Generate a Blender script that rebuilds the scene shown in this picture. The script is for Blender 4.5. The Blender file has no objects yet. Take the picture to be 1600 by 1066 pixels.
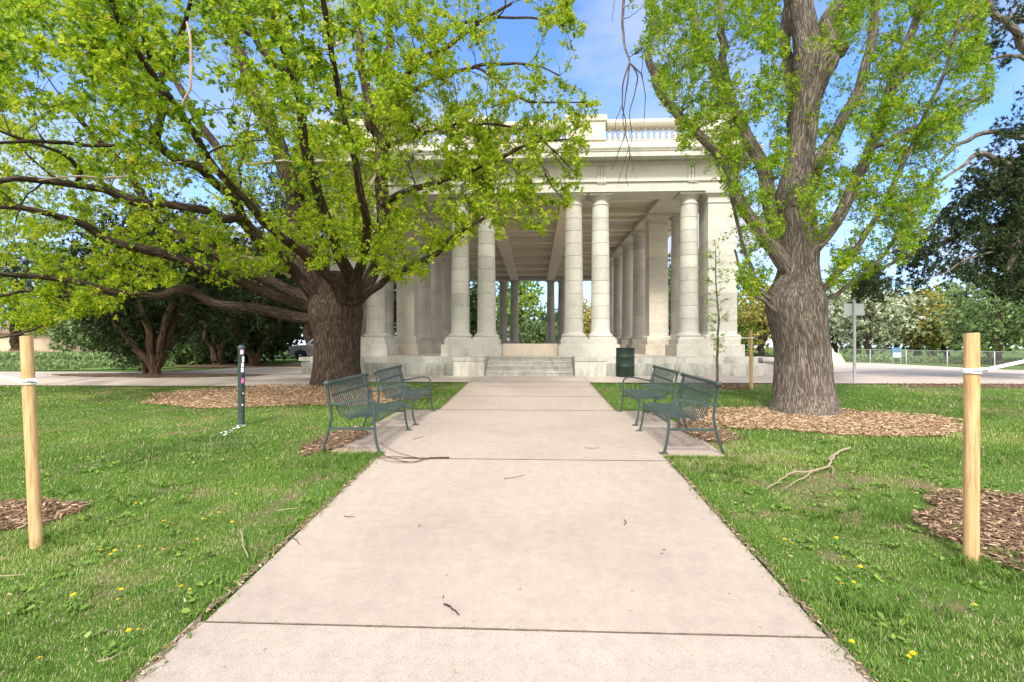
import bpy, math, random
import numpy as np
from mathutils import Vector

# ------------------------------------------------------------------ camera, sky, sun, exposure
S = bpy.context.scene
COL = S.collection
PI = math.pi
YAW = math.radians(2.57); CAMZ = 1.70; FPX = 780.0; HOR = 540.0
cam_d = bpy.data.cameras.new('camera'); cam = bpy.data.objects.new('camera', cam_d); COL.objects.link(cam)
cam_d.sensor_width = 36.0; cam_d.lens = FPX / 1600 * 36
cam_d.shift_y = (HOR - 533) / 1600.0
cam_d.clip_start = 0.05; cam_d.clip_end = 2000
cam.location = (0, 0, CAMZ); cam.rotation_euler = (PI / 2, 0, YAW)
S.camera = cam
S.view_settings.view_transform = 'Standard'; S.view_settings.look = 'None'
S.view_settings.gamma = 1.0; S.view_settings.exposure = 1.6
SUN_EL = math.radians(48); SUN_AZ = math.radians(187)      # azimuth clockwise from +Y: behind the camera, a little left
w = bpy.data.worlds.new('World'); S.world = w; w.use_nodes = True
nt = w.node_tree; nt.nodes.clear()
def N(t, kind, **kw):
    n = t.nodes.new(kind)
    for k, v in kw.items():
        if k.startswith('i_'):
            n.inputs[k[2:].replace('_', ' ')].default_value = v
        else: setattr(n, k, v)
    return n
sky = N(nt, 'ShaderNodeTexSky', sky_type='NISHITA', sun_disc=False, sun_elevation=SUN_EL, sun_rotation=SUN_AZ,
        air_density=1.0, dust_density=0.6, ozone_density=4.0, altitude=1600)
geo = N(nt, 'ShaderNodeNewGeometry')
tc = N(nt, 'ShaderNodeTexCoord')
mp = N(nt, 'ShaderNodeMapping'); mp.inputs['Scale'].default_value = (1.0, 1.0, 2.6); mp.inputs['Location'].default_value = (3.1, 0.4, 0.2)
nz = N(nt, 'ShaderNodeTexNoise', i_Scale=2.6, i_Detail=7.0, i_Roughness=0.56)
sep = N(nt, 'ShaderNodeSeparateXYZ')
hz = N(nt, 'ShaderNodeMapRange'); hz.inputs['From Min'].default_value = 0.0; hz.inputs['From Max'].default_value = 0.55
hz.inputs['To Min'].default_value = 0.20; hz.inputs['To Max'].default_value = 0.0
add = N(nt, 'ShaderNodeMath', operation='ADD')
back = N(nt, 'ShaderNodeMapRange'); back.inputs['From Min'].default_value = .25; back.inputs['From Max'].default_value = -.35; back.inputs['To Min'].default_value = 0.0; back.inputs['To Max'].default_value = .30  # thicker cloud added behind the camera, out of view, as neutral fill light
add2 = N(nt, 'ShaderNodeMath', operation='ADD')
cr = N(nt, 'ShaderNodeValToRGB')
cr.color_ramp.elements[0].position = 0.47; cr.color_ramp.elements[0].color = (0, 0, 0, 1)
cr.color_ramp.elements[1].position = 0.78; cr.color_ramp.elements[1].color = (1, 1, 1, 1)
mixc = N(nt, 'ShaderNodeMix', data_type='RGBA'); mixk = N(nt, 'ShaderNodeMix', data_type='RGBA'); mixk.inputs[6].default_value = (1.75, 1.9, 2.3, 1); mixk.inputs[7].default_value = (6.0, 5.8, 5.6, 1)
kf = N(nt, 'ShaderNodeMapRange'); kf.inputs['From Min'].default_value = .3; kf.inputs['From Max'].default_value = -.3  # clouds brightened toward the unseen side behind the camera, added as fill
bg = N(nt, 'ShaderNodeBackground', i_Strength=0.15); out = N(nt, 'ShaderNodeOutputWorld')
L = nt.links.new
L(tc.outputs['Generated'], mp.inputs[0]); L(mp.outputs[0], nz.inputs['Vector']); L(tc.outputs['Generated'], sep.inputs[0])
L(sep.outputs['Z'], hz.inputs['Value']); L(nz.outputs['Fac'], add.inputs[0]); L(hz.outputs[0], add.inputs[1])
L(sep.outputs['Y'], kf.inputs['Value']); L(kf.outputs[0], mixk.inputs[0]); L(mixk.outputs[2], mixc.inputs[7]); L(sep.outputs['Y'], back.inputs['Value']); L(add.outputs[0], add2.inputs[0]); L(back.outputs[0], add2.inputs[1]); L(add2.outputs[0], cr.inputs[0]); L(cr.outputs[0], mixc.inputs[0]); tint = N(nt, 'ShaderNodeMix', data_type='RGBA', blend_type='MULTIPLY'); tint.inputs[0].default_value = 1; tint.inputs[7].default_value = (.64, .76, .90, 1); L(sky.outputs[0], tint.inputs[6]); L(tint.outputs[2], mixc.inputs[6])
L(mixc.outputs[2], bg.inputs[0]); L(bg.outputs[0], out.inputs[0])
sd = bpy.data.lights.new('sun', 'SUN'); sd.energy = 1.6; sd.angle = math.radians(9); sd.color = (1.0, 0.95, 0.87)
so = bpy.data.objects.new('sun', sd); COL.objects.link(so)
sv = Vector((math.sin(SUN_AZ) * math.cos(SUN_EL), math.cos(SUN_AZ) * math.cos(SUN_EL), math.sin(SUN_EL)))
so.rotation_euler = sv.to_track_quat('Z', 'Y').to_euler()
S.cycles.use_denoising = True
S.cycles.max_bounces = 10; S.cycles.diffuse_bounces = 8; S.cycles.transparent_max_bounces = 6

# ------------------------------------------------------------------ geometry of the view
KN = [(-60, -.6), (0, 0), (2.5, .11), (5.9, .33), (7, .36), (9.8, .42), (13, .57), (16, .72), (1e4, .72)]
KY = np.array([k[0] for k in KN]); KZ = np.array([k[1] for k in KN])
def gz(x, y):
    z = np.interp(y, KY, KZ)
    d = .022 * np.clip(np.asarray(x, float) - 8, 0, 60) * np.clip((np.asarray(y, float) - 16) / 14, 0, 1)
    return z - d
def ray(px, py):
    cx = (px - 800) / FPX; cz = (HOR - py) / FPX
    return np.array([-math.sin(YAW) + cx * math.cos(YAW), math.cos(YAW) + cx * math.sin(YAW), cz])
def at(px, py, Y):
    d = ray(px, py); t = Y / d[1]
    return np.array([d[0] * t, Y, CAMZ + d[2] * t])
def gp(px, py):
    d = ray(px, py); lo, hi = .5, 400
    for _ in range(50):
        m = (lo + hi) / 2
        if CAMZ + d[2] * m > gz(d[0] * m, d[1] * m): lo = m
        else: hi = m
    return np.array([d[0] * lo, d[1] * lo, CAMZ + d[2] * lo])
XC = -0.16
rng = np.random.default_rng(7)

# ------------------------------------------------------------------ mesh helpers
def tag(o, label=None, cat=None, group=None, kind=None):
    if label: o['label'] = label
    if cat: o['category'] = cat
    if group: o['group'] = group
    if kind: o['kind'] = kind
    return o
def link(name, me, mat, parent=None):
    o = bpy.data.objects.new(name, me); COL.objects.link(o)
    if mat is not None and not me.materials: me.materials.append(mat)
    if parent is not None:
        o.parent = parent
        if parent.type == 'EMPTY' or True:
            o.matrix_parent_inverse.identity()
    return o
def empty(name, loc, rz=0):
    o = bpy.data.objects.new(name, None); COL.objects.link(o); o.location = loc; o.rotation_euler = (0, 0, rz)
    o.empty_display_size = .2
    return o
class MB:
    """collects verts / faces, builds ONE mesh object"""
    def __init__(s): s.v = []; s.f = []; s.sm = []
    def add(s, v, f, smooth=False):
        b = len(s.v); s.v += [tuple(map(float, p)) for p in v]; s.f += [tuple(int(i) + b for i in q) for q in f]; s.sm += [smooth] * len(f)
    def box(s, x0, x1, y0, y1, z0, z1, c=0.0):
        if c <= 0:
            v = [(x0,y0,z0),(x1,y0,z0),(x1,y1,z0),(x0,y1,z0),(x0,y0,z1),(x1,y0,z1),(x1,y1,z1),(x0,y1,z1)]
            s.add(v, [(0,3,2,1),(4,5,6,7),(0,1,5,4),(1,2,6,5),(2,3,7,6),(3,0,4,7)])
        else:
            s.prism([(x0,y0),(x1,y0),(x1,y1),(x0,y1)], [(z0,0),(z1-c,0),(z1,-c)])
    def prism(s, poly, levels):
        """poly xy (convex), levels [(z, outward offset)]"""
        n = len(poly); cx = sum(p[0] for p in poly)/n; cy = sum(p[1] for p in poly)/n
        V = []
        for z, o in levels:
            for x, y in poly: V.append((x + (o if x > cx else -o), y + (o if y > cy else -o), z))
        F = []
        for k in range(len(levels)-1):
            for i in range(n):
                j = (i+1) % n; F.append((k*n+i, k*n+j, (k+1)*n+j, (k+1)*n+i))
        F.append(tuple(range(n-1,-1,-1))); F.append(tuple((len(levels)-1)*n+i for i in range(n)))
        s.add(V, F)
    def obox(s, a, b, wd, h, up=(0,0,1)):
        """bar from a to b with width wd and height h"""
        a = np.array(a, float); b = np.array(b, float); d = b-a; d /= np.linalg.norm(d)
        u = np.array(up, float); sx = np.cross(d, u)
        if np.linalg.norm(sx) < 1e-6: sx = np.array([1.,0,0])
        sx /= np.linalg.norm(sx); u = np.cross(sx, d)
        V = []
        for p in (a, b):
            for i, j in ((-1,-1),(1,-1),(1,1),(-1,1)): V.append(p + sx*wd/2*i + u*h/2*j)
        s.add(V, [(0,1,2,3),(7,6,5,4),(0,4,5,1),(1,5,6,2),(2,6,7,3),(3,7,4,0)])
    def lathe(s, c, prof, n=28, cap=True):
        V = []; F = []
        for r, z in prof:
            for i in range(n):
                a = 2*PI*i/n; V.append((c[0]+r*math.cos(a), c[1]+r*math.sin(a), c[2]+z))
        for k in range(len(prof)-1):
            for i in range(n):
                j = (i+1) % n; F.append((k*n+i, k*n+j, (k+1)*n+j, (k+1)*n+i))
        s.add(V, F, True)
        if cap:
            m = len(prof)-1
            s.add([V[i] for i in range(n)], [tuple(range(n-1,-1,-1))]); s.add([V[m*n+i] for i in range(n)], [tuple(range(n))])
    def tube(s, pts, r, n=8, smooth=True):
        P = np.array(pts, float); R = np.full(len(P), r) if np.isscalar(r) else np.array(r, float)
        v, f = tube_np(P, R, n)[:2]; s.add(v, f, smooth)
        s.add([v[i] for i in range(n)], [tuple(range(n-1,-1,-1))]); s.add([v[(len(P)-1)*n+i] for i in range(n)], [tuple(range(n))])
    def build(s, name, mat, parent=None, bevel=0):
        me = bpy.data.meshes.new(name); me.from_pydata(s.v, [], s.f)
        me.polygons.foreach_set('use_smooth', s.sm); me.update()
        o = link(name, me, mat, parent)
        if bevel:
            m = o.modifiers.new('bevel', 'BEVEL'); m.width = bevel; m.segments = 2; m.limit_method = 'ANGLE'
        return o
def tube_np(P, R, n):
    m = len(P); T = np.gradient(P, axis=0); T /= np.linalg.norm(T, axis=1)[:, None] + 1e-9
    ref = np.array([0, 0, 1.]) if abs(T[0][2]) < .9 else np.array([1., 0, 0])
    U = np.zeros_like(P); u = np.cross(T[0], ref); u /= np.linalg.norm(u)
    for i in range(m):
        u = u - T[i]*np.dot(u, T[i]); u /= np.linalg.norm(u) + 1e-9; U[i] = u
    W = np.cross(T, U); a = np.arange(n)*2*PI/n
    V = P[:,None,:] + (U[:,None,:]*np.cos(a)[None,:,None] + W[:,None,:]*np.sin(a)[None,:,None])*R[:,None,None]
    i = np.arange(n); j = (i+1) % n; k = np.arange(m-1)[:,None]*n
    F = np.stack([k+i, k+j, k+n+j, k+n+i], -1).reshape(-1, 4)
    al = np.concatenate([[0], np.cumsum(np.linalg.norm(np.diff(P, axis=0), axis=1))])
    B = np.stack([np.cos(a)[None,:]*R[:,None], np.sin(a)[None,:]*R[:,None], np.repeat(al[:,None]*.22, n, 1)], -1).reshape(-1, 3)
    return V.reshape(-1, 3), F, B
def np_mesh(name, V, F, tint=None, vec=None, smooth=False):
    """F: int array (nf, k)"""
    me = bpy.data.meshes.new(name); V = np.asarray(V, np.float32); F = np.asarray(F, np.int32); nf, k = F.shape
    me.vertices.add(len(V)); me.vertices.foreach_set('co', V.ravel())
    me.loops.add(nf*k); me.loops.foreach_set('vertex_index', F.ravel())
    me.polygons.add(nf); me.polygons.foreach_set('loop_start', np.arange(0, nf*k, k, dtype=np.int32))
    me.polygons.foreach_set('loop_total', np.full(nf, k, np.int32))
    if smooth: me.polygons.foreach_set('use_smooth', np.ones(nf, bool))
    if tint is not None:
        at_ = me.attributes.new('tint', 'FLOAT', 'POINT'); at_.data.foreach_set('value', np.asarray(tint, np.float32))
    if vec is not None:
        av = me.attributes.new('grain', 'FLOAT_VECTOR', 'POINT'); av.data.foreach_set('vector', np.asarray(vec, np.float32).ravel())
    me.update(calc_edges=True); me.validate()
    return me
def scatter(tv, tf, pos, M, scale, tint):
    """template verts tv (k,3), faces tf (f,q); pos (n,3); M (n,3,3) columns = axes; scale (n,)"""
    k = len(tv); n = len(pos)
    V = np.einsum('nij,kj->nki', M, tv)*np.asarray(scale)[:,None,None] + pos[:,None,:]
    F = (np.asarray(tf)[None] + (np.arange(n)*k)[:,None,None]).reshape(-1, np.asarray(tf).shape[1])
    return V.reshape(-1, 3), F, np.repeat(tint, k)
def frames(d, nrm):
    """rotation matrices with local Y along d and local Z near nrm"""
    y = d/(np.linalg.norm(d, axis=1)[:,None]+1e-9); x = np.cross(y, nrm); x /= np.linalg.norm(x, axis=1)[:,None]+1e-9
    z = np.cross(x, y)
    return np.stack([x, y, z], -1)
def unit(n, r=None):
    v = (r or rng).normal(size=(n, 3)); return v/np.linalg.norm(v, axis=1)[:,None]

# ------------------------------------------------------------------ materials
def mat(name):
    m = bpy.data.materials.new(name); m.use_nodes = True; t = m.node_tree
    b = t.nodes['Principled BSDF']; b.inputs['Roughness'].default_value = .8; b.inputs['Specular IOR Level'].default_value = .3
    return m, t, b
def ramp(t, stops):
    r = N(t, 'ShaderNodeValToRGB'); e = r.color_ramp.elements
    while len(e) < len(stops): e.new(.5)
    for q, (p, c) in zip(e, stops): q.position = p; q.color = (*c, 1)
    return r
def noise(t, scale, detail=4, rough=.55, vec=None, dist=0):
    n = N(t, 'ShaderNodeTexNoise', i_Scale=scale, i_Detail=detail, i_Roughness=rough, i_Distortion=dist)
    if vec is not None: t.links.new(vec, n.inputs['Vector'])
    return n
def objco(t):
    return N(t, 'ShaderNodeNewGeometry').outputs['Position']
def scaled(t, vec, sc):
    m = N(t, 'ShaderNodeMapping'); m.inputs['Scale'].default_value = sc; t.links.new(vec, m.inputs[0]); return m.outputs[0]
def mix(t, fac, a, b, mode='MIX'):
    m = N(t, 'ShaderNodeMix', data_type='RGBA', blend_type=mode)
    for s_, v in ((0, fac), (6, a), (7, b)):
        if hasattr(v, 'links') or hasattr(v, 'is_linked'): t.links.new(v, m.inputs[s_])
        elif s_ == 0: m.inputs[0].default_value = v
        else: m.inputs[s_].default_value = (*v, 1)
    return m.outputs[2]
def bump(t, b, h, strength=.3, dist=.01):
    n = N(t, 'ShaderNodeBump', i_Strength=strength, i_Distance=dist); t.links.new(h, n.inputs['Height']); t.links.new(n.outputs[0], b.inputs['Normal']); return n

def m_simple(name, col, rough=.6, metal=0, var=.12, sc=8.0):
    m, t, b = mat(name); n = noise(t, sc, 5, .6, objco(t))
    c0 = tuple(max(0, c*(1-var)) for c in col); c1 = tuple(min(1, c*(1+var)) for c in col)
    r = ramp(t, [(.3, c0), (.7, c1)]); t.links.new(n.outputs[0], r.inputs[0]); t.links.new(r.outputs[0], b.inputs['Base Color'])
    b.inputs['Roughness'].default_value = rough; b.inputs['Metallic'].default_value = metal
    return m
def m_stone(name, ca, cb, cc, grime=.35, top=None):
    """pale veined marble with soft blotches and dark weathering streaks"""
    m, t, b = mat(name); p = objco(t)
    n1 = noise(t, 1.1, 6, .6, p, .6); n2 = noise(t, 14, 6, .7, p); r1 = ramp(t, [(.3, ca), (.52, cb), (.75, cc)]); t.links.new(n1.outputs[0], r1.inputs[0])
    r2 = ramp(t, [(.35, (.86,.86,.85)), (.65, (1,1,1))]); t.links.new(n2.outputs[0], r2.inputs[0])
    c = mix(t, 1.0, r1.outputs[0], r2.outputs[0], 'MULTIPLY')
    # thin veins
    nv = noise(t, 2.3, 8, .62, scaled(t, p, (1, 1, 1.7)), 1.6); rv = ramp(t, [(.485, (1,1,1)), (.5, (.74,.76,.77)), (.515, (1,1,1))]); t.links.new(nv.outputs[0], rv.inputs[0])
    c = mix(t, .55, c, rv.outputs[0], 'MULTIPLY')
    # dark stains low down near the ground and in streaks
    oi = N(t, 'ShaderNodeObjectInfo'); sz = N(t, 'ShaderNodeSeparateXYZ'); t.links.new(p, sz.inputs[0])
    zz = N(t, 'ShaderNodeMath', operation='MULTIPLY_ADD'); zz.inputs[1].default_value = 1/.445; zz.inputs[2].default_value = -2.2/.445; t.links.new(sz.outputs['Z'], zz.inputs[0])
    fl = N(t, 'ShaderNodeMath', operation='FLOOR'); t.links.new(zz.outputs[0], fl.inputs[0]); ob = N(t, 'ShaderNodeMath', operation='MULTIPLY_ADD'); ob.inputs[1].default_value = 91.7; t.links.new(oi.outputs['Random'], ob.inputs[0]); t.links.new(fl.outputs[0], ob.inputs[2])
    wn = N(t, 'ShaderNodeTexWhiteNoise', noise_dimensions='1D'); t.links.new(ob.outputs[0], wn.inputs['W']); rn = ramp(t, [(0, (.87,.86,.85)), (.5, (1,.99,.97)), (1, (1.06,1.05,1.03))]); t.links.new(wn.outputs['Value'], rn.inputs[0]); c = mix(t, 1, c, rn.outputs[0], 'MULTIPLY')
    ng = noise(t, 1.6, 7, .7, scaled(t, p, (2.2, 2.2, .45)), .3)
    sx = N(t, 'ShaderNodeSeparateXYZ'); t.links.new(p, sx.inputs[0])
    mr = N(t, 'ShaderNodeMapRange'); mr.inputs['From Min'].default_value = .7; mr.inputs['From Max'].default_value = 2.0; mr.inputs['To Min'].default_value = .17; mr.inputs['To Max'].default_value = -.04
    t.links.new(sx.outputs['Z'], mr.inputs[0]); ad = N(t, 'ShaderNodeMath', operation='ADD'); t.links.new(ng.outputs[0], ad.inputs[0]); t.links.new(mr.outputs[0], ad.inputs[1])
    rg = ramp(t, [(.56, (0,0,0)), (.78, (1,1,1))]); t.links.new(ad.outputs[0], rg.inputs[0])
    mu = N(t, 'ShaderNodeMath', operation='MULTIPLY'); mu.inputs[1].default_value = grime; t.links.new(rg.outputs[0], mu.inputs[0])
    c = mix(t, mu.outputs[0], c, (.13,.125,.11))
    t.links.new(c, b.inputs['Base Color']); b.inputs['Roughness'].default_value = .62
    bump(t, b, n2.outputs[0], .25, .01)
    return m
M = {}
M['stone'] = m_stone('weathered marble', (.51,.49,.435), (.60,.58,.525), (.56,.545,.50), .5)
M['stone_warm'] = m_stone('warm marble', (.60,.54,.45), (.69,.64,.55), (.64,.60,.53), .3)
M['stone_dirty'] = m_stone('stained marble', (.42,.41,.37), (.54,.525,.48), (.48,.48,.44), .7)
M['plaster'] = m_stone('painted ceiling', (.84,.75,.62), (.86,.78,.65), (.85,.77,.64), .0)
M['floor'] = m_stone('stone floor', (.64,.55,.45), (.72,.63,.53), (.68,.60,.50), .2)

def m_concrete(name, base, speck=.1, crack=False):
    m, t, b = mat(name); p = objco(t)
    n1 = noise(t, .55, 6, .6, p); n2 = noise(t, 9, 8, .75, p); n3 = noise(t, 160, 2, .5, p)
    d = [tuple(c*k for c in base) for k in (.86, 1.0, 1.07)]
    r1 = ramp(t, [(.3, d[0]), (.5, d[1]), (.72, d[2])]); t.links.new(n1.outputs[0], r1.inputs[0])
    r2 = ramp(t, [(.3, (.85,.85,.84)), (.6, (1.03,1.02,1.0))]); t.links.new(n2.outputs[0], r2.inputs[0])
    r3 = ramp(t, [(.32, (1-speck*3.2,)*3), (.5, (1,1,1)), (.72, (1+speck,)*3)]); t.links.new(n3.outputs[0], r3.inputs[0])
    c = mix(t, 1, r1.outputs[0], r2.outputs[0], 'MULTIPLY'); c = mix(t, 1, c, r3.outputs[0], 'MULTIPLY')
    ns = noise(t, 1.9, 5, .6, scaled(t, p, (1, 1.6, 1)), .8); rs = ramp(t, [(.66, (1,1,1)), (.74, (.86,.83,.79))]); t.links.new(ns.outputs[0], rs.inputs[0])
    c = mix(t, .8, c, rs.outputs[0], 'MULTIPLY')
    t.links.new(c, b.inputs['Base Color']); b.inputs['Roughness'].default_value = .9; b.inputs['Specular IOR Level'].default_value = .2
    bump(t, b, n3.outputs[0], .35, .004)
    return m
M['path'] = m_concrete('worn pinkish concrete', (.385,.322,.275), .05)
M['path_rough'] = m_concrete('rough aggregate concrete', (.405,.345,.295), .09)
M['plaza'] = m_concrete('pale plaza concrete', (.50,.43,.37), .05)

def m_ground():
    m, t, b = mat('lawn soil and thatch'); p = objco(t)
    n1 = noise(t, .55, 6, .65, p, .4); n2 = noise(t, 30, 8, .75, p); n4 = noise(t, 2.2, 6, .7, p)
    g = ramp(t, [(.25, (.035,.075,.012)), (.5, (.075,.15,.022)), (.75, (.14,.22,.045))]); t.links.new(n2.outputs[0], g.inputs[0])
    so_ = ramp(t, [(.3, (.10,.075,.045)), (.6, (.24,.18,.11)), (.8, (.36,.29,.18))]); t.links.new(n2.outputs[0], so_.inputs[0])
    ad = N(t, 'ShaderNodeMath', operation='ADD'); t.links.new(n1.outputs[0], ad.inputs[0]); t.links.new(n4.outputs[0], ad.inputs[1])
    r = ramp(t, [(.51, (0,0,0)), (.60, (1,1,1))]); hv = N(t, 'ShaderNodeMath', operation='MULTIPLY'); hv.inputs[1].default_value = .5
    t.links.new(ad.outputs[0], hv.inputs[0]); t.links.new(hv.outputs[0], r.inputs[0])
    c = mix(t, r.outputs[0], g.outputs[0], so_.outputs[0]); t.links.new(c, b.inputs['Base Color']); b.inputs['Roughness'].default_value = .95
    b.inputs['Specular IOR Level'].default_value = .1
    bump(t, b, n2.outputs[0], .8, .03)
    return m
M['ground'] = m_ground()
def m_mulch(name, a, bb, c):
    m, t, b = mat(name); p = objco(t); n = noise(t, 28, 6, .8, p); v = N(t, 'ShaderNodeTexVoronoi', i_Scale=42.0); t.links.new(p, v.inputs['Vector'])
    mm = mix(t, .5, n.outputs[0], v.outputs['Color']); r = ramp(t, [(.25, a), (.5, bb), (.75, c)]); t.links.new(mm, r.inputs[0])
    t.links.new(r.outputs[0], b.inputs['Base Color']); b.inputs['Roughness'].default_value = .95; bump(t, b, mm, .9, .02); return m
M['mulch'] = m_mulch('wood chip mulch bed', (.10,.055,.03), (.30,.18,.10), (.50,.34,.21))
M['mulch_dark'] = m_mulch('old dark mulch', (.045,.028,.018), (.12,.075,.045), (.24,.16,.10))
M['bed'] = m_mulch('low bed planting', (.05,.10,.02), (.13,.24,.05), (.26,.36,.11))

def m_tint(name, stops, rough=.7, trans=0.0, spec=.25):
    """colour picked per leaf or blade by its own 'tint' attribute"""
    m, t, b = mat(name); a = N(t, 'ShaderNodeAttribute', attribute_name='tint')
    r = ramp(t, stops); t.links.new(a.outputs['Fac'], r.inputs[0]); t.links.new(r.outputs[0], b.inputs['Base Color'])
    b.inputs['Roughness'].default_value = rough; b.inputs['Specular IOR Level'].default_value = spec
    if trans > 0:
        tr = N(t, 'ShaderNodeBsdfTranslucent'); t.links.new(r.outputs[0], tr.inputs['Color'])
        ms = N(t, 'ShaderNodeMixShader'); ms.inputs[0].default_value = trans
        t.links.new(b.outputs[0], ms.inputs[1]); t.links.new(tr.outputs[0], ms.inputs[2]); t.links.new(ms.outputs[0], t.nodes['Material Output'].inputs['Surface'])
    return m
M['oak'] = m_tint('young oak leaf', [(0, (.10,.20,.010)), (.3, (.25,.38,.013)), (.65, (.44,.55,.022)), (.9, (.62,.62,.05)), (1, (.60,.50,.06))], .55, .5)
M['oak2'] = m_tint('upright oak leaf', [(0, (.085,.18,.009)), (.4, (.22,.37,.014)), (.8, (.40,.50,.028)), (1, (.50,.42,.05))], .55, .5)
M['juniper'] = m_tint('juniper spray', [(0, (.018,.034,.012)), (.5, (.04,.072,.023)), (1, (.10,.13,.042))], .75, .1)
M['spruce'] = m_tint('blue conifer needles', [(0, (.03,.05,.04)), (.5, (.07,.10,.08)), (1, (.16,.20,.17))], .75, .1)
M['elm'] = m_tint('spring tree foliage', [(0, (.12,.23,.03)), (.5, (.24,.38,.05)), (1, (.38,.50,.09))], .6, .35)
M['midgreen'] = m_tint('mid green foliage', [(0, (.11,.18,.06)), (.5, (.22,.32,.12)), (1, (.38,.46,.22))], .6, .3)
M['blossom'] = m_tint('white blossom and leaf', [(0, (.10,.17,.06)), (.4, (.24,.32,.14)), (.55, (.55,.60,.42)), (1, (.75,.76,.62))], .7, .3)
M['ochre'] = m_tint('ochre spring foliage', [(0, (.22,.25,.06)), (.5, (.40,.38,.09)), (1, (.55,.48,.16))], .7, .3)
M['grass'] = m_tint('grass blade', [(0, (.068,.14,.020)), (.4, (.14,.245,.036)), (.68, (.24,.34,.065)), (.82, (.36,.41,.13)), (.9, (.46,.42,.23)), (1, (.62,.55,.37))], .6, .3)
M['chips'] = m_tint('wood chips', [(0, (.11,.06,.035)), (.35, (.28,.165,.09)), (.7, (.45,.31,.19)), (1, (.62,.49,.34))], .9)
M['chips_dark'] = m_tint('old wood chips', [(0, (.06,.035,.02)), (.4, (.16,.095,.055)), (.8, (.32,.21,.13)), (1, (.50,.38,.25))], .9)

def m_bark(name, dark, midc, light, sc=9.0, bs=.9, bd=.05):
    m, t, b = mat(name); a = N(t, 'ShaderNodeAttribute', attribute_name='grain').outputs['Vector']
    av = scaled(t, a, (1, 1, .50)); n = noise(t, sc*3, 8, .75, a, .8)
    n0 = noise(t, sc*.52, 2.2, .5, av, .55); s1 = N(t, 'ShaderNodeMath', operation='SUBTRACT'); s1.inputs[1].default_value = .5; t.links.new(n0.outputs[0], s1.inputs[0])
    ab = N(t, 'ShaderNodeMath', operation='ABSOLUTE'); t.links.new(s1.outputs[0], ab.inputs[0])
    rv = ramp(t, [(.0, (.05,.05,.05)), (.03, (.35,.35,.35)), (.14, (1,1,1))]); t.links.new(ab.outputs[0], rv.inputs[0])
    h = mix(t, .5, rv.outputs[0], n.outputs[0]); r = ramp(t, [(.18, dark), (.45, midc), (.75, light)]); t.links.new(h, r.inputs[0])
    n5 = noise(t, .8, 4, .6, objco(t)); r5 = ramp(t, [(.3, (.80,.80,.80)), (.7, (1.1,1.08,1.04))]); t.links.new(n5.outputs[0], r5.inputs[0])
    c = mix(t, 1, r.outputs[0], r5.outputs[0], 'MULTIPLY')
    t.links.new(c, b.inputs['Base Color']); b.inputs['Roughness'].default_value = .95; b.inputs['Specular IOR Level'].default_value = .1
    bump(t, b, h, bs, bd); return m
M['bark'] = m_bark('furrowed brown bark', (.022,.015,.011), (.075,.053,.039), (.145,.11,.085), 52)
M['bark_grey'] = m_bark('furrowed grey bark', (.07,.055,.044), (.19,.157,.13), (.36,.31,.265), 56, 1.0, .05)
M['bark_dead'] = m_bark('weathered dead wood', (.20,.15,.10), (.38,.30,.22), (.52,.45,.36), 14, .5, .01)
M['bark_red'] = m_bark('stringy juniper bark', (.035,.024,.018), (.10,.065,.045), (.19,.13,.095), 26)
M['green_metal'] = m_simple('green coated steel', (.045,.068,.064), .45, .0, .25, 14)
M['bin_green'] = m_simple('dark green drum paint', (.018,.036,.028), .45, 0, .3, 5)
M['galv'] = m_simple('galvanised steel', (.38,.40,.41), .5, .35, .15, 6)
M['signback'] = m_simple('bare aluminium sign back', (.40,.42,.42), .5, .3, .1, 3)
M['white'] = m_simple('white webbing', (.78,.78,.80), .7, 0, .06, 20)
M['yellow'] = m_simple('dandelion yellow', (.85,.62,.01), .6, 0, .15, 60)
M['dgreen'] = m_simple('green stem', (.10,.22,.03), .6, 0, .2, 30)
M['pink'] = m_simple('pink sticker', (.75,.16,.50), .5, 0, .1, 20)
M['blackp'] = m_simple('dark sticker', (.03,.03,.06), .5, 0, .2, 30)
M['tan'] = m_simple('tan rendered wall', (.60,.45,.33), .85, 0, .08, 1.5)
M['roof'] = m_simple('brown roof', (.22,.15,.11), .85, 0, .2, 3)
M['carpaint'] = m_simple('silver car paint', (.50,.51,.52), .3, .5, .04, 1)
M['glass'] = m_simple('dark glass', (.04,.05,.06), .1, 0, .1, 1)
M['tyre'] = m_simple('tyre rubber', (.02,.02,.02), .85, 0, .2, 5)
M['redlamp'] = m_simple('red lamp lens', (.5,.02,.02), .3, 0, .1, 5)
M['bluep'] = m_simple('blue board', (.08,.20,.36), .6, 0, .1, 2)
M['drygrass'] = m_tint('dry ornamental grass', [(0, (.42,.27,.14)), (1, (.70,.52,.34))], .8, .3)
M['flower'] = m_tint('bed flowers', [(0, (.60,.04,.03)), (.45, (.70,.10,.05)), (.55, (.80,.80,.75)), (1, (.85,.85,.8))], .7)
def m_wood():
    m, t, b = mat('fresh pine stake'); tcn = N(t, 'ShaderNodeTexCoord').outputs['Object']
    n = noise(t, 6, 6, .65, scaled(t, tcn, (9, 9, .6)), .6); r = ramp(t, [(.3, (.32,.18,.08)), (.5, (.53,.34,.16)), (.75, (.64,.46,.26))]); t.links.new(n.outputs[0], r.inputs[0])
    k = noise(t, 4, 2, .5, scaled(t, tcn, (2.5, 2.5, 1.2))); rk = ramp(t, [(.70, (1,1,1)), (.76, (.45,.28,.14))]); t.links.new(k.outputs[0], rk.inputs[0])
    c = mix(t, 1, r.outputs[0], rk.outputs[0], 'MULTIPLY'); t.links.new(c, b.inputs['Base Color']); bump(t, b, n.outputs[0], .3, .004); b.inputs['Roughness'].default_value = .75
    return m
M['pine'] = m_wood()

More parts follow.
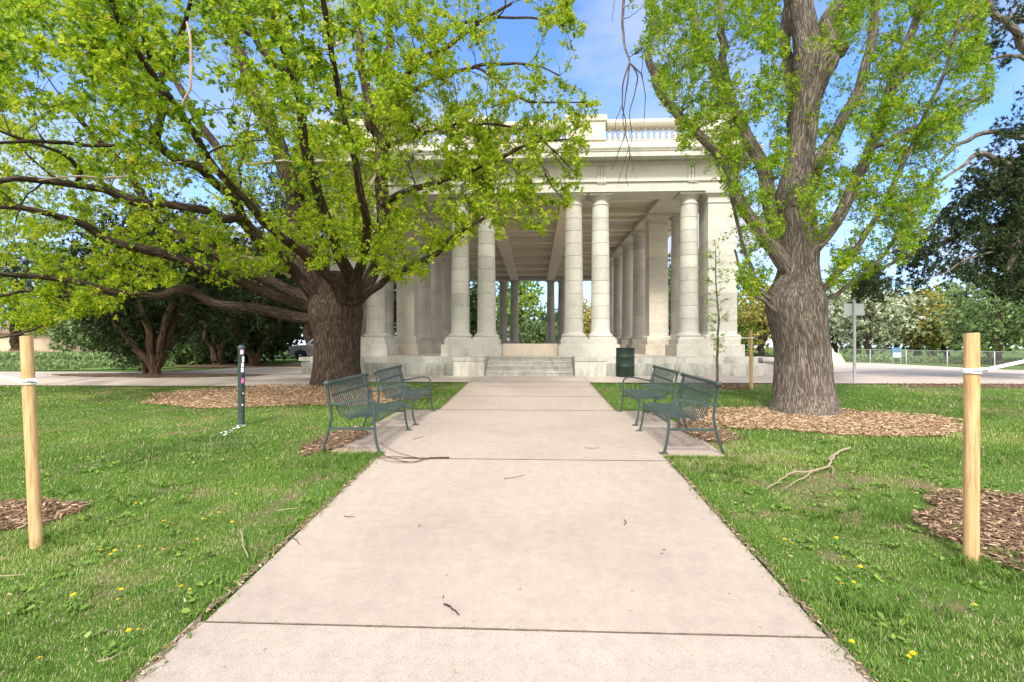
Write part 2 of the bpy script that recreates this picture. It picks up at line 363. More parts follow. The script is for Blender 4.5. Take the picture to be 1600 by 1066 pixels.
# ------------------------------------------------------------------ ground, path, plaza
def sheet(name, xs, ys, dz, m, kind='structure', test=None):
    X, Y = np.meshgrid(xs, ys); Z = gz(X, Y) + dz
    V = np.stack([X, Y, Z], -1).reshape(-1, 3); nx = len(xs); i, j = np.meshgrid(np.arange(nx-1), np.arange(len(ys)-1))
    a = (j*nx+i).ravel(); F = np.stack([a, a+1, a+nx+1, a+nx], -1)
    o = link(name, np_mesh(name, V, F, smooth=True), m); tag(o, kind=kind); return o
gx = np.unique(np.concatenate([np.linspace(-400,-40,20), np.linspace(-40,68,109), np.linspace(68,400,20), [8.]]))
gy = np.unique(np.concatenate([[-60,-20,-5,0], np.linspace(0,30,61), np.linspace(30,70,41), np.linspace(70,600,30), KY[1:-1]]))
sheet('ground', gx, gy, -.012, M['ground'])
def slab(mb, poly, th=.03, lift=.012, nsub=1):
    """a slab with its top following the ground; poly = [(xl, xr, y), ...] rows"""
    rows = []
    for (a0, b0, y0), (a1, b1, y1) in zip(poly, poly[1:]):
        cuts = [0] + sorted((k-y0)/(y1-y0) for k in KY if y0+.01 < k < y1-.01) + [1]
        for q in cuts[:-1]: rows.append((a0+(a1-a0)*q, b0+(b1-b0)*q, y0+(y1-y0)*q))
    rows.append(poly[-1]); V = []; F = []
    for a, b, y in rows:
        z = float(gz(0, y)) + lift; V += [(a, y, z), (b, y, z), (a, y, z-th), (b, y, z-th)]
    for k in range(len(rows)-1):
        o = 4*k; F += [(o, o+1, o+5, o+4), (o+2, o, o+4, o+6), (o+1, o+3, o+7, o+5)]
    F += [(0, 2, 3, 1), (len(V)-4, len(V)-3, len(V)-1, len(V)-2)]
    mb.add(V, F)
PL, PR = -1.88, 1.565; g = .006
mb = MB(); slab(mb, [(PL-.05, PR+.04, -3), (PL-.05, PR+.04, 2.735)]); tag(mb.build('path', M['path_rough']), kind='structure')
mb = MB()
slab(mb, [(PL+.02, PR, 2.745), (PL, PR, 4.2705)]); slab(mb, [(PL, PR, 4.273), (PL-.02, PR, 5.93)])
slab(mb, [(PL, PR, 5.945), (PL, PR, 6.28)]); slab(mb, [(-2.60, 2.34, 6.282), (-2.64, 2.38, 7.55)]); slab(mb, [(-2.64, 2.38, 7.555), (-2.62, 2.36, 9.78)])
slab(mb, [(PL, PR, 9.80), (PL, PR, 11.6)]); slab(mb, [(PL, PR, 11.61), (PL, PR, 13.35)]); slab(mb, [(PL, PR, 13.36), (PL, PR, 14.6)])
tag(mb.build('path', M['path']), kind='structure')
# soil-filled joints between the slabs and the dirt line along the path edges
def ribbon(name, m, rows, lift):
    V = []; F = []
    for row in rows:
        b = len(V)
        for (x, y, hx, hy) in row: V += [(x-hx, y-hy, float(gz(0, y-hy))+lift), (x+hx, y+hy, float(gz(0, y+hy))+lift)]
        F += [(b+2*i, b+2*i+1, b+2*i+3, b+2*i+2) for i in range(len(row)-1)]
    tag(link(name, np_mesh(name, V, F), m), kind='structure')
rj = np.random.default_rng(6); rows = []
for y, hw, x0, x1 in ((2.74, .0055, PL-.05, PR), (5.937, .011, PL, PR), (9.79, .013, -2.6, 2.3), (11.605, .009, PL, PR), (13.355, .012, PL, PR), (14.605, .012, PL, PR)):
    rows.append([(x, y+rj.normal(0, hw*.15), 0, hw*rj.uniform(.5, 1.3)) for x in np.arange(x0, x1+.04, .05)])
M['joint'] = m_simple('joint dirt', (.15,.115,.085), .95, 0, .35, 25)
ribbon('joint_soil', M['joint'], rows, .0155)
rows = []
for xe in (PL, PR): rows.append([(xe+(-.025 if xe < 0 else .025)+rj.normal(0, .012), y, .013*rj.uniform(.2, 1.8), 0) for y in np.arange(1.6, 6.1, .045)]); rows.append([(xe+(-.02 if xe < 0 else .02)+rj.normal(0, .012), y, .020*rj.uniform(.3, 1.6), 0) for y in np.arange(9.8, 14.2, .045)])
ribbon('edge_soil', M['joint'], rows, .014)
# transverse walkway and plaza panels
mb = MB()
def panel(x0, x1, y0, y1, lift=.012, th=.03):
    n = max(1, int((x1-x0)/4)); ys = sorted(set([y0, y1] + [k for k in list(KY)+[30] if y0 < k < y1])); xs = np.linspace(x0, x1, n+1)
    X, Y = np.meshgrid(xs, ys); Z = gz(X, Y)+lift; V = np.stack([X, Y, Z], -1).reshape(-1, 3); F = []
    for j in range(len(ys)-1):
        for i in range(n): a = j*(n+1)+i; F.append((a, a+1, a+n+2, a+n+1))
    mb.add(V, F)
for x0, x1, y0, y1 in [(-1.88, PR, 14.61, 15.9), (-5.2, -1.89, 14.3, 15.98), (PR+.01, 5.2, 14.3, 15.98)]: panel(x0, x1, y0, y1)
xs_ = [-5.21, -9, -13, -18, -24, -32, -45, -70]
for a, b in zip(xs_, xs_[1:]): panel(b, a-.012, 13.25, 15.98); 
for a, b in zip(xs_, xs_[1:]): panel(b, a-.012, 15.99, 17.7 if b < -14 else 19.8)
xr = [5.21, 9.2, 13.2, 17.2, 21.2, 27, 34, 42, 60]
for k, (a, b) in enumerate(zip(xr, xr[1:])):
    for y0, y1 in ((14.3, 17.9), (17.91, 21.9), (21.91, 25.9), (25.91, 29.9)): panel(a+.012, b, y0, y1)
for k, (a, b) in enumerate(zip(xr[1:5], xr[2:6])): panel(a+.012, b, 29.92, 40.5)
panel(-13, -8.0, 19.82, 60); panel(-7.95, 7.85, 42.9, 56); panel(7.9, 9.19, 17.92, 46)
tag(mb.build('walkway', M['plaza']), kind='structure')

# ------------------------------------------------------------------ mulch beds
def blob(name, cx, cy, rx, ry, m, seed, dz=.006, n=72, amp=.12):
    r = np.random.default_rng(seed); a = np.arange(n)*2*PI/n; w_ = np.ones(n)
    for k in (2, 3, 5, 7, 11, 17): w_ += amp/k**.6*np.sin(k*a+r.uniform(0, 6.28))
    V = [(cx, cy, float(gz(cx, cy))+dz+.015)]; F = []
    for q in (.33, .66, .9, 1.0):
        for i in range(n):
            x = cx+rx*w_[i]*q*math.cos(a[i]); y = cy+ry*w_[i]*q*math.sin(a[i]); V.append((x, y, float(gz(x, y))+dz+(.02*(1-q) if q < 1 else -.012)))
    for i in range(n):
        j = (i+1) % n; F.append((0, 1+i, 1+j))
        for k in range(3): F.append((1+k*n+i, 1+(k+1)*n+i, 1+(k+1)*n+j)); F.append((1+k*n+i, 1+(k+1)*n+j, 1+k*n+j))
    me = np_mesh(name, V, F, smooth=True); o = link(name, me, m); tag(o, kind='structure')
    return (cx, cy, rx, ry, a, w_)
def inblob(bl, x, y, k=1.0):
    cx, cy, rx, ry, a, w_ = bl; dx = (x-cx)/rx; dy = (y-cy)/ry; th = np.arctan2(dy, dx) % (2*PI)
    return np.hypot(dx, dy) < k*np.interp(th, np.append(a, 2*PI), np.append(w_, w_[0]))
BEDS = [
    (blob('mulch_bed', 4.85, 8.98, 2.3, 1.3, M['mulch'], 1), 'l'),
    (blob('mulch_bed', -5.9, 11.7, 2.9, 1.8, M['mulch'], 2), 'l'),
    (blob('mulch_bed', -4.6, 4.12, .52, .38, M['mulch_dark'], 3), 'd'),
    (blob('mulch_bed', 4.15, 4.15, .98, .80, M['mulch_dark'], 4), 'd'),
    (blob('mulch_bed', 5.15, 13.6, .75, .42, M['mulch_dark'], 5), 'd'),
    (blob('mulch_bed', 15.5, 13.9, 6.2, .42, M['mulch_dark'], 6), 'd'),
    (blob('mulch_bed', -12.4, 15.9, 3.4, .75, M['mulch_dark'], 8, .03), 'd'),
    (blob('mulch_bed', -13.2, 23.0, 4.2, 1.6, M['mulch_dark'], 9, .03), 'd'),
    (blob('mulch_bed', -2.78, 7.0, .30, .8, M['mulch_dark'], 10, .016), 'd'),
    (blob('mulch_bed', 2.62, 7.9, .34, .95, M['mulch_dark'], 11, .016), 'd'),
    (blob('mulch_bed', 2.62, 2.15, .5, .22, M['mulch_dark'], 12), 'd'),
]
blob('planting_bed', -24, 20.9, 8.6, 3.0, M['bed'], 31, .03, amp=.04)

chip_t = np.array([(-.5,-.5,0),(.5,-.5,0),(.5,.5,0),(-.5,.5,0),(-.4,-.5,.25),(.5,-.4,.25),(.45,.5,.25),(-.5,.4,.25)])
chip_f = np.array([(4,5,6,7),(0,1,5,4),(1,2,6,5),(2,3,7,6),(3,0,4,7)])
def chips(name, bl, n, m, L0, seed):
    r = np.random.default_rng(seed); cx, cy, rx, ry, *_ = bl; x = r.uniform(cx-rx*1.25, cx+rx*1.25, n); y = r.uniform(cy-ry*1.25, cy+ry*1.25, n)
    k = inblob(bl, x, y, 1.06); x = x[k]; y = y[k]; n = len(x)
    z = gz(x, y) + .012 + r.uniform(0, .022, n); th = r.uniform(0, 2*PI, n); d = np.stack([np.cos(th), np.sin(th), r.normal(0, .22, n)], -1)
    nn = np.tile([0., 0, 1], (n, 1)) + r.normal(0, .3, (n, 3)); Mx = frames(d, nn); s = r.uniform(.5, 1.6, n)*L0
    tv = chip_t*np.array([.30, 1.0, .35]); V, F, T = scatter(tv, chip_f, np.stack([x, y, z], -1), Mx, s, r.uniform(0, 1, n))
    tag(link(name, np_mesh(name, V, F, T), m), 'scattered wood chips', None, None, 'stuff')
for i, ((bl, k), n) in enumerate(zip(BEDS, [17000, 16000, 3000, 9000, 1200, 3500, 2500, 2500, 1500, 1500, 1500])):
    chips('wood_chips', bl, n, M['chips' if k == 'l' else 'chips_dark'], .045 if i in (0, 1) else (.035 if i in (2, 3, 10) else .04), 50+i)

# ------------------------------------------------------------------ grass
def vnoise(x, y, sc, seed):
    r = np.random.default_rng(seed); G = r.uniform(0, 1, (64, 64)); u = x/sc; v = y/sc; i = np.floor(u).astype(int); j = np.floor(v).astype(int); fu = u-i; fv = v-j
    fu = fu*fu*(3-2*fu); fv = fv*fv*(3-2*fv); q = lambda a, b: G[a % 64, b % 64]
    return (q(i, j)*(1-fu)+q(i+1, j)*fu)*(1-fv) + (q(i, j+1)*(1-fu)+q(i+1, j+1)*fu)*fv
def lawn(x, y):
    e = .055*(vnoise(x*0+np.sign(x)*3, y, .25, 77)-.5)*2 + .04*(vnoise(x*0, y, .07, 78)-.5)
    inpath = (x > PL-.03+e) & (x < PR+.03+e) & (y < 14.7)
    pad = (x > -2.5+e*2) & (x < 2.3+e*2) & (y > 6.22+e) & (y < 9.72+e)
    far = (y > 14.25) & (x > -5.2); farl = (y > 13.2) & (x <= -5.2)
    ok = ~(inpath | pad | far | farl)
    return ok
blade_t = np.array([(-.5,0,0),(.5,0,0),(.42,.35,.5),(-.42,.35,.5),(0,1.0,.85)])
def grass_zone(n, x0, x1, y0, y1, h, wd, seed):
    r = np.random.default_rng(seed); x = r.uniform(x0, x1, n); y = y0+(y1-y0)*np.sqrt(r.uniform(0, 1, n)) if y0 < 3 else r.uniform(y0, y1, n)
    k = lawn(x, y) & (np.abs(x/(y+.6)) < 1.22)
    for bl, _ in BEDS:
        inb = inblob(bl, x, y, .97); k &= ~inb | (r.uniform(0, 1, n) < .012)
    d1 = vnoise(x, y, 1.1, 5)*.5 + vnoise(x, y, .35, 6)*.3 + vnoise(x, y, 3.1, 9)*.2
    k &= (d1 > .35) | (r.uniform(0, 1, n) < .45); x = x[k]; y = y[k]; d1 = d1[k]; n = len(x)
    lush = np.clip((vnoise(x, y, 2.2, 12)-.3)*1.6, 0, 1)
    hh = h*r.uniform(.45, 1.25, n)*(.6+.8*lush)*(.75+.5*vnoise(x, y, .18, 3)); th = r.uniform(0, 2*PI, n); lean = r.uniform(.25, 1.1, n)
    dirx = np.cos(th); diry = np.sin(th)
    X = np.stack([-diry, dirx, np.zeros(n)], -1)*(wd*r.uniform(.7, 1.4, n))[:,None]
    Y_ = np.stack([dirx, diry, np.zeros(n)], -1)*(hh*lean)[:,None]; Z_ = np.stack([r.normal(0,.1,n), r.normal(0,.1,n), np.ones(n)], -1)*hh[:,None]
    P = np.stack([x, y, gz(x, y)-.014], -1); t = blade_t
    V = P[:,None,:] + t[None,:,0,None]*X[:,None,:] + t[None,:,1,None]*Y_[:,None,:] + t[None,:,2,None]*Z_[:,None,:]
    b = (np.arange(n)*5)[:,None]; F = np.concatenate([b+np.array([[0,1,2]]), b+np.array([[0,2,3]]), b+np.array([[3,2,4]])], 0)
    tint = np.clip(.42 + (vnoise(x, y, 1.6, 21)-.5)*.75 + (vnoise(x, y, .4, 22)-.5)*.4 + r.normal(0, .11, n) - .22*(d1-.5), 0, .80)
    dry = r.uniform(0, 1, n) < .05+.12*(d1 < .40)+.08*(lush < .22)+.07*(vnoise(x, y, 1.4, 44) > .65); tint = np.where(dry, r.uniform(.86, 1, n), tint)
    return V.reshape(-1, 3), F, np.repeat(tint, 5)
gs = [grass_zone(110000, -3.8, 3.8, 1.45, 3.0, .036, .0028, 9), grass_zone(150000, -4.4, 4.4, 1.6, 4.2, .040, .0032, 1), grass_zone(170000, -8.2, 8.2, 4.2, 7.2, .040, .0042, 2),
      grass_zone(130000, -11.5, 11.5, 7.2, 10, .042, .006, 3), grass_zone(110000, -17, 17, 10, 14.3, .045, .009, 4)]
off = 0; VV = []; FF = []; TT = []
for V, F, T in gs: VV.append(V); FF.append(F+off); TT.append(T); off += len(V)
o = link('grass', np_mesh('grass', np.concatenate(VV), np.concatenate(FF), np.concatenate(TT)), M['grass']); tag(o, 'short spring lawn grass', kind='stuff')
# taller tufts along edges, broad-leaf weeds, weeds in the joints
def tufts(name, pts, n_each, h, wd, spread, seed, m='grass', lo=.1, hi=.6, label='weeds'):
    r = np.random.default_rng(seed); P = np.repeat(np.array(pts), n_each, 0); n = len(P); P = P + r.normal(0, 1, (n, 3))*np.array([spread, spread*.4, 0])
    P[:,2] = gz(P[:,0], P[:,1]); hh = h*r.uniform(.4, 1.2, n); th = r.uniform(0, 2*PI, n); lean = r.uniform(.2, 1.3, n); w2 = wd*r.uniform(.6, 1.4, n)
    X = np.stack([-np.sin(th), np.cos(th), 0*th], -1)*w2[:,None]; Y_ = np.stack([np.cos(th), np.sin(th), 0*th], -1)*(hh*lean)[:,None]; Z_ = np.stack([0*th, 0*th, hh], -1)
    t = blade_t; V = P[:,None,:] + t[None,:,0,None]*X[:,None,:] + t[None,:,1,None]*Y_[:,None,:] + t[None,:,2,None]*Z_[:,None,:]
    b = (np.arange(n)*5)[:,None]; F = np.concatenate([b+np.array([[0,1,2]]), b+np.array([[0,2,3]]), b+np.array([[3,2,4]])], 0)
    tag(link(name, np_mesh(name, V.reshape(-1, 3), F, np.repeat(r.uniform(lo, hi, n), 5)), M[m]), label, kind='stuff')
r0 = np.random.default_rng(99)
wp = []
for px in (330, 372, 436, 560, 585, 625, 700, 722, 740, 765, 802, 818, 832, 850, 1180, 1232, 1247, 1262):
    q = gp(px, 980+ (px-320)*.025); wp += [(q[0]+r0.normal(0, .02), 2.74, 0) for _ in range(3)]
wp += [(x, 5.937, 0) for x in (-.9, -.65, -.3, .5, .95, 1.3, 1.45)]
tufts('joint_weeds', wp, 14, .02, .004, .028, 5, lo=.15, hi=.7, label='small weeds growing in the path joints')
ed = []
for y in np.arange(1.9, 6.2, .035):
    if r0.random() < .85: ed.append((PL-.035-r0.random()*.07, y, 0)); 
    if r0.random() < .85: ed.append((PR+.035+r0.random()*.07, y, 0))
for y in np.arange(9.8, 14.3, .08): ed.append((PL-.05, y, 0)); ed.append((PR+.05, y, 0))
for x in np.arange(-2.7, -1.95, .03): ed.append((x, 6.12+r0.normal(0, .04), 0))
for x in np.arange(1.62, 2.5, .03): ed.append((x, 6.12+r0.normal(0, .04), 0))
tufts('edge_grass', ed, 22, .055, .0045, .045, 6, lo=.1, hi=.62, label='grass fringe along the path edges')
tp = []
for cx, cy, rad, cnt in ((2.75, 4.35, .28, 50), (3.1, 3.5, .22, 60), (2.3, 2.9, .3, 30), (3.6, 3.0, .3, 50), (-2.7, 2.6, .5, 30), (1.9, 3.1, .15, 20), (4.6, 6.2, .5, 30), (2.1, 5.6, .3, 50), (-3.7, 3.7, .12, 20), (-2.2, 5.7, .4, 60)):
    for _ in range(cnt): tp.append((cx+r0.normal(0, rad), cy+r0.normal(0, rad*.6), 0))
tp = [p for p in tp if lawn(np.array([p[0]]), np.array([p[1]]))[0]]
tufts('grass_tuft', tp, 16, .085, .005, .03, 8, lo=.05, hi=.45, label='thicker longer grass patches in the lawn')
# brown leaf litter along path edges
rw = np.random.default_rng(17); n_w = 750; wx = rw.uniform(-5.5, 5.5, n_w); wy = rw.uniform(1.8, 7.5, n_w); kk = lawn(wx, wy) & (vnoise(wx, wy, 1.3, 91) > .42); wx, wy = wx[kk], wy[kk]
for bl, _ in BEDS: kk = ~inblob(bl, wx, wy, 1.0); wx, wy = wx[kk], wy[kk]
nl_ = 11; wx = np.repeat(wx, nl_)+rw.normal(0, .035, len(wx)*nl_); wy = np.repeat(wy, nl_)+rw.normal(0, .03, len(wx)); n_w = len(wx)
th = rw.uniform(0, 6.28, n_w); wd_ = np.stack([np.cos(th), np.sin(th), rw.uniform(.05, .8, n_w)], -1); wt = np.array([(0,0,0),(-.22,.35,.05),(-.26,.7,.05),(0,1,-.02),(.26,.7,.05),(.22,.35,.05)])
V, F, T = scatter(wt, np.array([(0,3,2,1),(0,5,4,3)]), np.stack([wx, wy, gz(wx, wy)+.004], -1), frames(wd_, np.tile([0,0,1.], (n_w, 1))+rw.normal(0, .3, (n_w, 3))), rw.uniform(.025, .06, n_w), np.clip(rw.normal(.4, .16, n_w), 0, .78))
tag(link('lawn_weeds', np_mesh('lawn_weeds', V, F, T), M['grass']), 'broad-leaved weeds mixed into the lawn', kind='stuff')
def litter(name, pts, seed, L0, label):
    r = np.random.default_rng(seed); n = len(pts); P = np.array(pts); P[:,2] = gz(P[:,0], P[:,1])+.016+r.uniform(0, .012, n)
    th = r.uniform(0, 2*PI, n); d = np.stack([np.cos(th), np.sin(th), r.normal(0, .2, n)], -1); Mx = frames(d, np.array([0, 0, 1.])+r.normal(0, .35, (n, 3)))
    tv = chip_t*np.array([.30, 1.0, .12]); V, F, T = scatter(tv, chip_f, P, Mx, L0*r.uniform(.4, 1.5, n), r.uniform(.0, 1, n)); tag(link(name, np_mesh(name, V, F, T), M['chips']), label, kind='stuff')
lp = []
for _ in range(1000):
    y = r0.uniform(1.9, 6.0); lp.append((PL-.02+r0.normal(-.0, .022), y, 0)) if r0.random() < .5 else lp.append((PR+.02+r0.normal(.0, .022), y, 0))
for _ in range(420): lp.append((r0.normal(-2.35, .22), r0.normal(6.35, .12), 0))
for _ in range(300): lp.append((r0.normal(2.2, .2), r0.normal(7.2, .4), 0))
for _ in range(150): lp.append((r0.uniform(-1.8, 1.5), r0.uniform(2.2, 14), 0))
litter('leaf_litter', lp, 3, .02, 'dry leaf and twig litter along the path edges')
lp = []
for _ in range(1600):
    x = r0.uniform(-9, 9); y = r0.uniform(1.8, 12)
    if lawn(np.array([x]), np.array([y]))[0]: lp.append((x, y, 0))
litter('lawn_litter', [(a, b, 0) for a, b, c in lp], 4, .024, 'pale dry leaf bits lying in the lawn')
o = bpy.data.objects['lawn_litter']; o.location.z = .012

# ------------------------------------------------------------------ the pavilion
OX, OY, OZ = XC, 16.35, .72
pav = empty('pavilion', (OX, OY, OZ)); tag(pav, 'open white marble pavilion with Doric columns, balustraded roof and front steps', 'pavilion')
def part(mb, name, m, parent=None, bevel=0):
    o = mb.build(name, m, parent or pav, bevel)
    if parent is None: o.location = (0, -OY, -OZ)
    return o
def blocks(mb, x0, x1, y0, y1, z0, z1, step, c=.012, ph=0.0, gap=.005):
    xs = [x0] + [x for x in np.arange(x0+step*(.6+ph), x1-.25*step, step)] + [x1]
    for a, b in zip(xs, xs[1:]): mb.box(a+(gap/2 if a > x0 else 0), b-(gap/2 if b < x1 else 0), y0, y1, z0, z1, c)
def blocks_y(mb, x0, x1, y0, y1, z0, z1, step, c=.012, gap=.005):
    ys = [y0] + [y for y in np.arange(y0+step, y1-.25*step, step)] + [y1]
    for a, b in zip(ys, ys[1:]): mb.box(x0, x1, a+(gap/2 if a > y0 else 0), b-(gap/2 if b < y1 else 0), z0, z1, c)
ZF = 1.33
mb = MB()
mb.box(-1.435, 1.435, 16.95, 17.6, .6, 1.10); part(mb, 'stair_core', M['stone_dirty'])
for s, s0, s1 in ((-1, -7.62, -1.44), (1, 1.44, 7.62)):
    mb = MB(); blocks(mb, s0, s1, 16.35, 17.6, .60, 1.12, 1.35)
    blocks_y(mb, min(s*7.62, s*6.6), max(s*7.62, s*6.6), 17.605, 42.6, .60, 1.12, 1.6)
    part(mb, 'lower_plinth', M['stone_dirty'])
for s, s0, s1 in ((-1, -7.45, -1.44), (1, 1.44, 7.45)):
    mb = MB()
    xs = [s0] + list(np.arange(s0+1.0, s1-.4, 1.32)) + [s1]
    for a, b in zip(xs, xs[1:]): mb.prism([(a+.003,16.62),(b-.003,16.62),(b-.003,17.9),(a+.003,17.9)], [(1.121,0),(1.19,0),(1.33,-.0)])
    blocks_y(mb, min(s*7.45, s*6.7), max(s*7.45, s*6.7), 17.905, 42.4, 1.121, 1.33, 1.6)
    part(mb, 'upper_plinth', M['stone'])
mb = MB(); mb.box(-6.69, 6.69, 17.91, 42.3, 1.0, 1.328); mb.box(-1.43, 1.43, 17.2, 17.905, 1.0, 1.326); part(mb, 'floor', M['floor'])
for k in range(4):
    mb = MB(); z0 = .72+.1525*k; y0 = 15.98+.31*k
    cuts = [-1.42, [.5, -.1, .75, -.55][k], 1.42] if k != 1 else [-1.42, .05, .95, 1.42]
    for a, b in zip(cuts, cuts[1:]): mb.box(a+.003, b-.003, y0+.022, 17.19, z0+(.001 if k else -.1), z0+.098, .004); mb.box(a+.003, b-.003, y0, 17.2, z0+.104, z0+.1525, .010)
    part(mb, 'step', M['stone'])
for s in (-1, 1):
    mb = MB(); a, b = sorted((s*1.435, s*2.44)); mb.box(a, b, 15.86, 16.90, .6, 1.20, .012); o = part(mb, 'cheek_block', M['stone'])
    mb = MB(); mb.box(a-.01, b+.01, 15.84, 16.92, 1.203, 1.335, .012); mb.build('coping', M['stone_dirty'], o)
# pedestals in two tiers
def pedestal(x0, x1, y0, y1, m='stone'):
    mb = MB(); blocks(mb, x0-.09, x1+.09, y0-.12, y1+.12, ZF+.001, 1.735, 1.3, .012); blocks(mb, x0, x1, y0, y1, 1.737, 1.93, 1.7, .01, .3)
    return part(mb, 'pedestal', M[m])
for s in (-1, 1):
    a, b = sorted((s*1.08, s*3.0)); pedestal(a, b, 17.38, 18.62)
    a, b = sorted((s*5.1, s*7.2)); pedestal(a, b, 17.38, 18.62)
    a, b = sorted((s*4.7, s*6.62)); 
    for y in [20.9+2.9*k for k in range(7)]: pedestal(a, b, y-.55, y+.55, 'stone_warm')
    a, b = sorted((s*1.0, s*2.95)); pedestal(a, b, 40.7, 41.8, 'stone_warm')
    a, b = sorted((s*5.1, s*7.2)); pedestal(a, b, 40.7, 41.8, 'stone_warm')
mb = MB(); mb.box(-.985, .99, 18.15, 18.42, ZF, 1.765, .012); part(mb, 'dwarf_wall', M['floor'])
# columns
H0, H1 = 1.93, 7.05
def col_mesh(r0=.335, r1=.295):
    prof = [(.0, .07), (.425, .07), (.445, .10), (.445, .135), (.425, .165), (.385, .18), (.375, .20), (.35, .225), (r0+.005, .27)]
    h = H1-H0; top = h-.40; nj = 10
    def R(z): t = (z-.27)/(top-.27); return r0+(r1-r0)*(t**1.4)
    zs = np.linspace(.27, top, nj+1)
    for k in range(nj):
        za, zb = zs[k], zs[k+1]
        if k: prof += [(R(za)-.016, za-.004), (R(za)-.016, za+.004), (R(za), za+.008), (R(za), za+.018)]
        prof += [(R(zb), zb-.018), (R(zb), zb-.008)]
    prof += [(r1, top+.01), (r1+.03, top+.03), (r1+.03, top+.06), (r1, top+.08), (r1, top+.20), (r1+.02, top+.21), (r1+.02, top+.235)]
    return prof
c_sh = MB(); c_sh.lathe((0,0,0), col_mesh(), 36)
c_bs = MB(); c_bs.box(-.45, .45, -.45, .45, 0, .072, .006)
hh = H1-H0
c_cp = MB(); c_cp.lathe((0,0,hh), [(.30,-.17), (.34,-.155), (.385,-.12), (.405,-.09), (.405,-.075)], 36); c_cp.box(-.43, .43, -.43, .43, hh-.076, hh+.0, .006)
cm = {}
def column(x, y, m='stone'):
    if not cm:
        o = c_sh.build('column', M[m], pav); o.location = (x, y-OY, H0-OZ); b = c_bs.build('base', M[m], o); c = c_cp.build('capital', M[m], o); cm['s'] = (o.data, b.data, c.data)
    else:
        o = bpy.data.objects.new('column', cm['s'][0]); b = bpy.data.objects.new('base', cm['s'][1]); c = bpy.data.objects.new('capital', cm['s'][2])
        for q in (o, b, c): COL.objects.link(q)
        o.parent = pav; o.location = (x, y-OY, H0-OZ); b.parent = o; c.parent = o
    for me in cm['s']:
        for p in me.polygons: pass
    return o
def pier(x, y, wx, wy, m='stone'):
    mb = MB(); zs = np.linspace(H0+.16, H1-.45, 11)
    mb.box(x-wx/2-.11, x+wx/2+.11, y-wy/2-.11, y+wy/2+.11, H0, H0+.07, .006); mb.prism([(x-wx/2,y-wy/2),(x+wx/2,y-wy/2),(x+wx/2,y+wy/2),(x-wx/2,y+wy/2)], [(H0+.071,.09),(H0+.10,.10),(H0+.13,.08),(H0+.159,.0)])
    for a, b in zip(zs, zs[1:]): mb.box(x-wx/2, x+wx/2, y-wy/2, y+wy/2, a+.002, b-.002, .006)
    z = H1-.45
    mb.prism([(x-wx/2,y-wy/2),(x+wx/2,y-wy/2),(x+wx/2,y+wy/2),(x-wx/2,y+wy/2)], [(z,0),(z+.03,.03),(z+.06,.03),(z+.08,0),(z+.24,0),(z+.28,.05),(z+.33,.09),(z+.335,.12),(z+.45,.12)])
    return part(mb, 'pier', M[m])
for s in (-1, 1):
    for x, y in [(1.57, 18), (2.52, 18), (5.64, 18)]: column(s*x, y)
    pier(s*6.64, 18, .98, .98)
    pier(s*5.2, 20.9, .74, .74, 'stone_warm'); column(s*6.12, 20.9)
    for k in range(1, 7): column(s*5.13, 20.9+2.9*k); column(s*6.12, 20.9+2.9*k)
    for x, y in [(1.5, 41.2), (2.42, 41.2), (5.64, 41.2)]: column(s*x, y)
    pier(s*6.64, 41.2, .98, .98)
# entablature
mb = MB()
blocks(mb, -7.16, 7.16, 17.5, 18.5, 7.051, 7.38, 3.1, .004, .2); blocks(mb, -7.16, 7.16, 40.7, 41.7, 7.051, 7.38, 3.1, .004)
for s in (-1, 1):
    a, b = sorted((s*4.76, s*6.5)); blocks_y(mb, a, b, 18.502, 40.698, 7.052, 7.385, 2.9, .004)
part(mb, 'architrave', M['stone'])
mb = MB(); mb.box(-7.22, 7.22, 17.44, 41.76, 7.382, 7.44, .004)
mbh = MB()
for xc in (-5.62, -2.5, 2.5, 5.62):
    for k in range(6): mbh.box(xc-.155+.055*k, xc-.155+.055*k+.032, 17.448, 17.497, 7.325, 7.381)
part(mb, 'taenia', M['stone'])
part(mbh, 'guttae', M['stone'])
mb = MB(); blocks(mb, -7.16, 7.16, 17.5, 18.5, 7.441, 7.96, 1.9, .003, .1); mb.box(-7.16, 7.16, 40.7, 41.7, 7.441, 7.96)
for s in (-1, 1): a, b = sorted((s*5.4, s*7.0)); blocks_y(mb, a, b, 18.502, 40.69, 7.441, 7.96, 2.9, .003)
part(mb, 'frieze', M['stone'])
for xc in (-5.62, -2.5, 2.5, 5.62):
    mb = MB()
    for k in (-1, 0, 1): mb.box(xc+k*.115-.042, xc+k*.115+.042, 17.465, 17.499, 7.442, 7.92, .008)
    mb.box(xc-.17, xc+.17, 17.46, 17.499, 7.921, 7.958)
    part(mb, 'triglyph', M['stone'])
mb = MB(); mb.prism([(-7.18,17.48),(7.18,17.48),(7.18,41.72),(-7.18,41.72)], [(7.961,0),(7.985,.03),(8.0,.05),(8.079,.05)]); part(mb, 'bed_mould', M['stone'])
mb = MB()
x = -7.2
while x < 7.2: mb.box(x, x+.048, 17.345, 17.429, 8.003, 8.079); x += .083
part(mb, 'dentils', M['stone'])
mb = MB()
xs = list(np.arange(-7.75, 7.7, 1.03)) + [7.75]
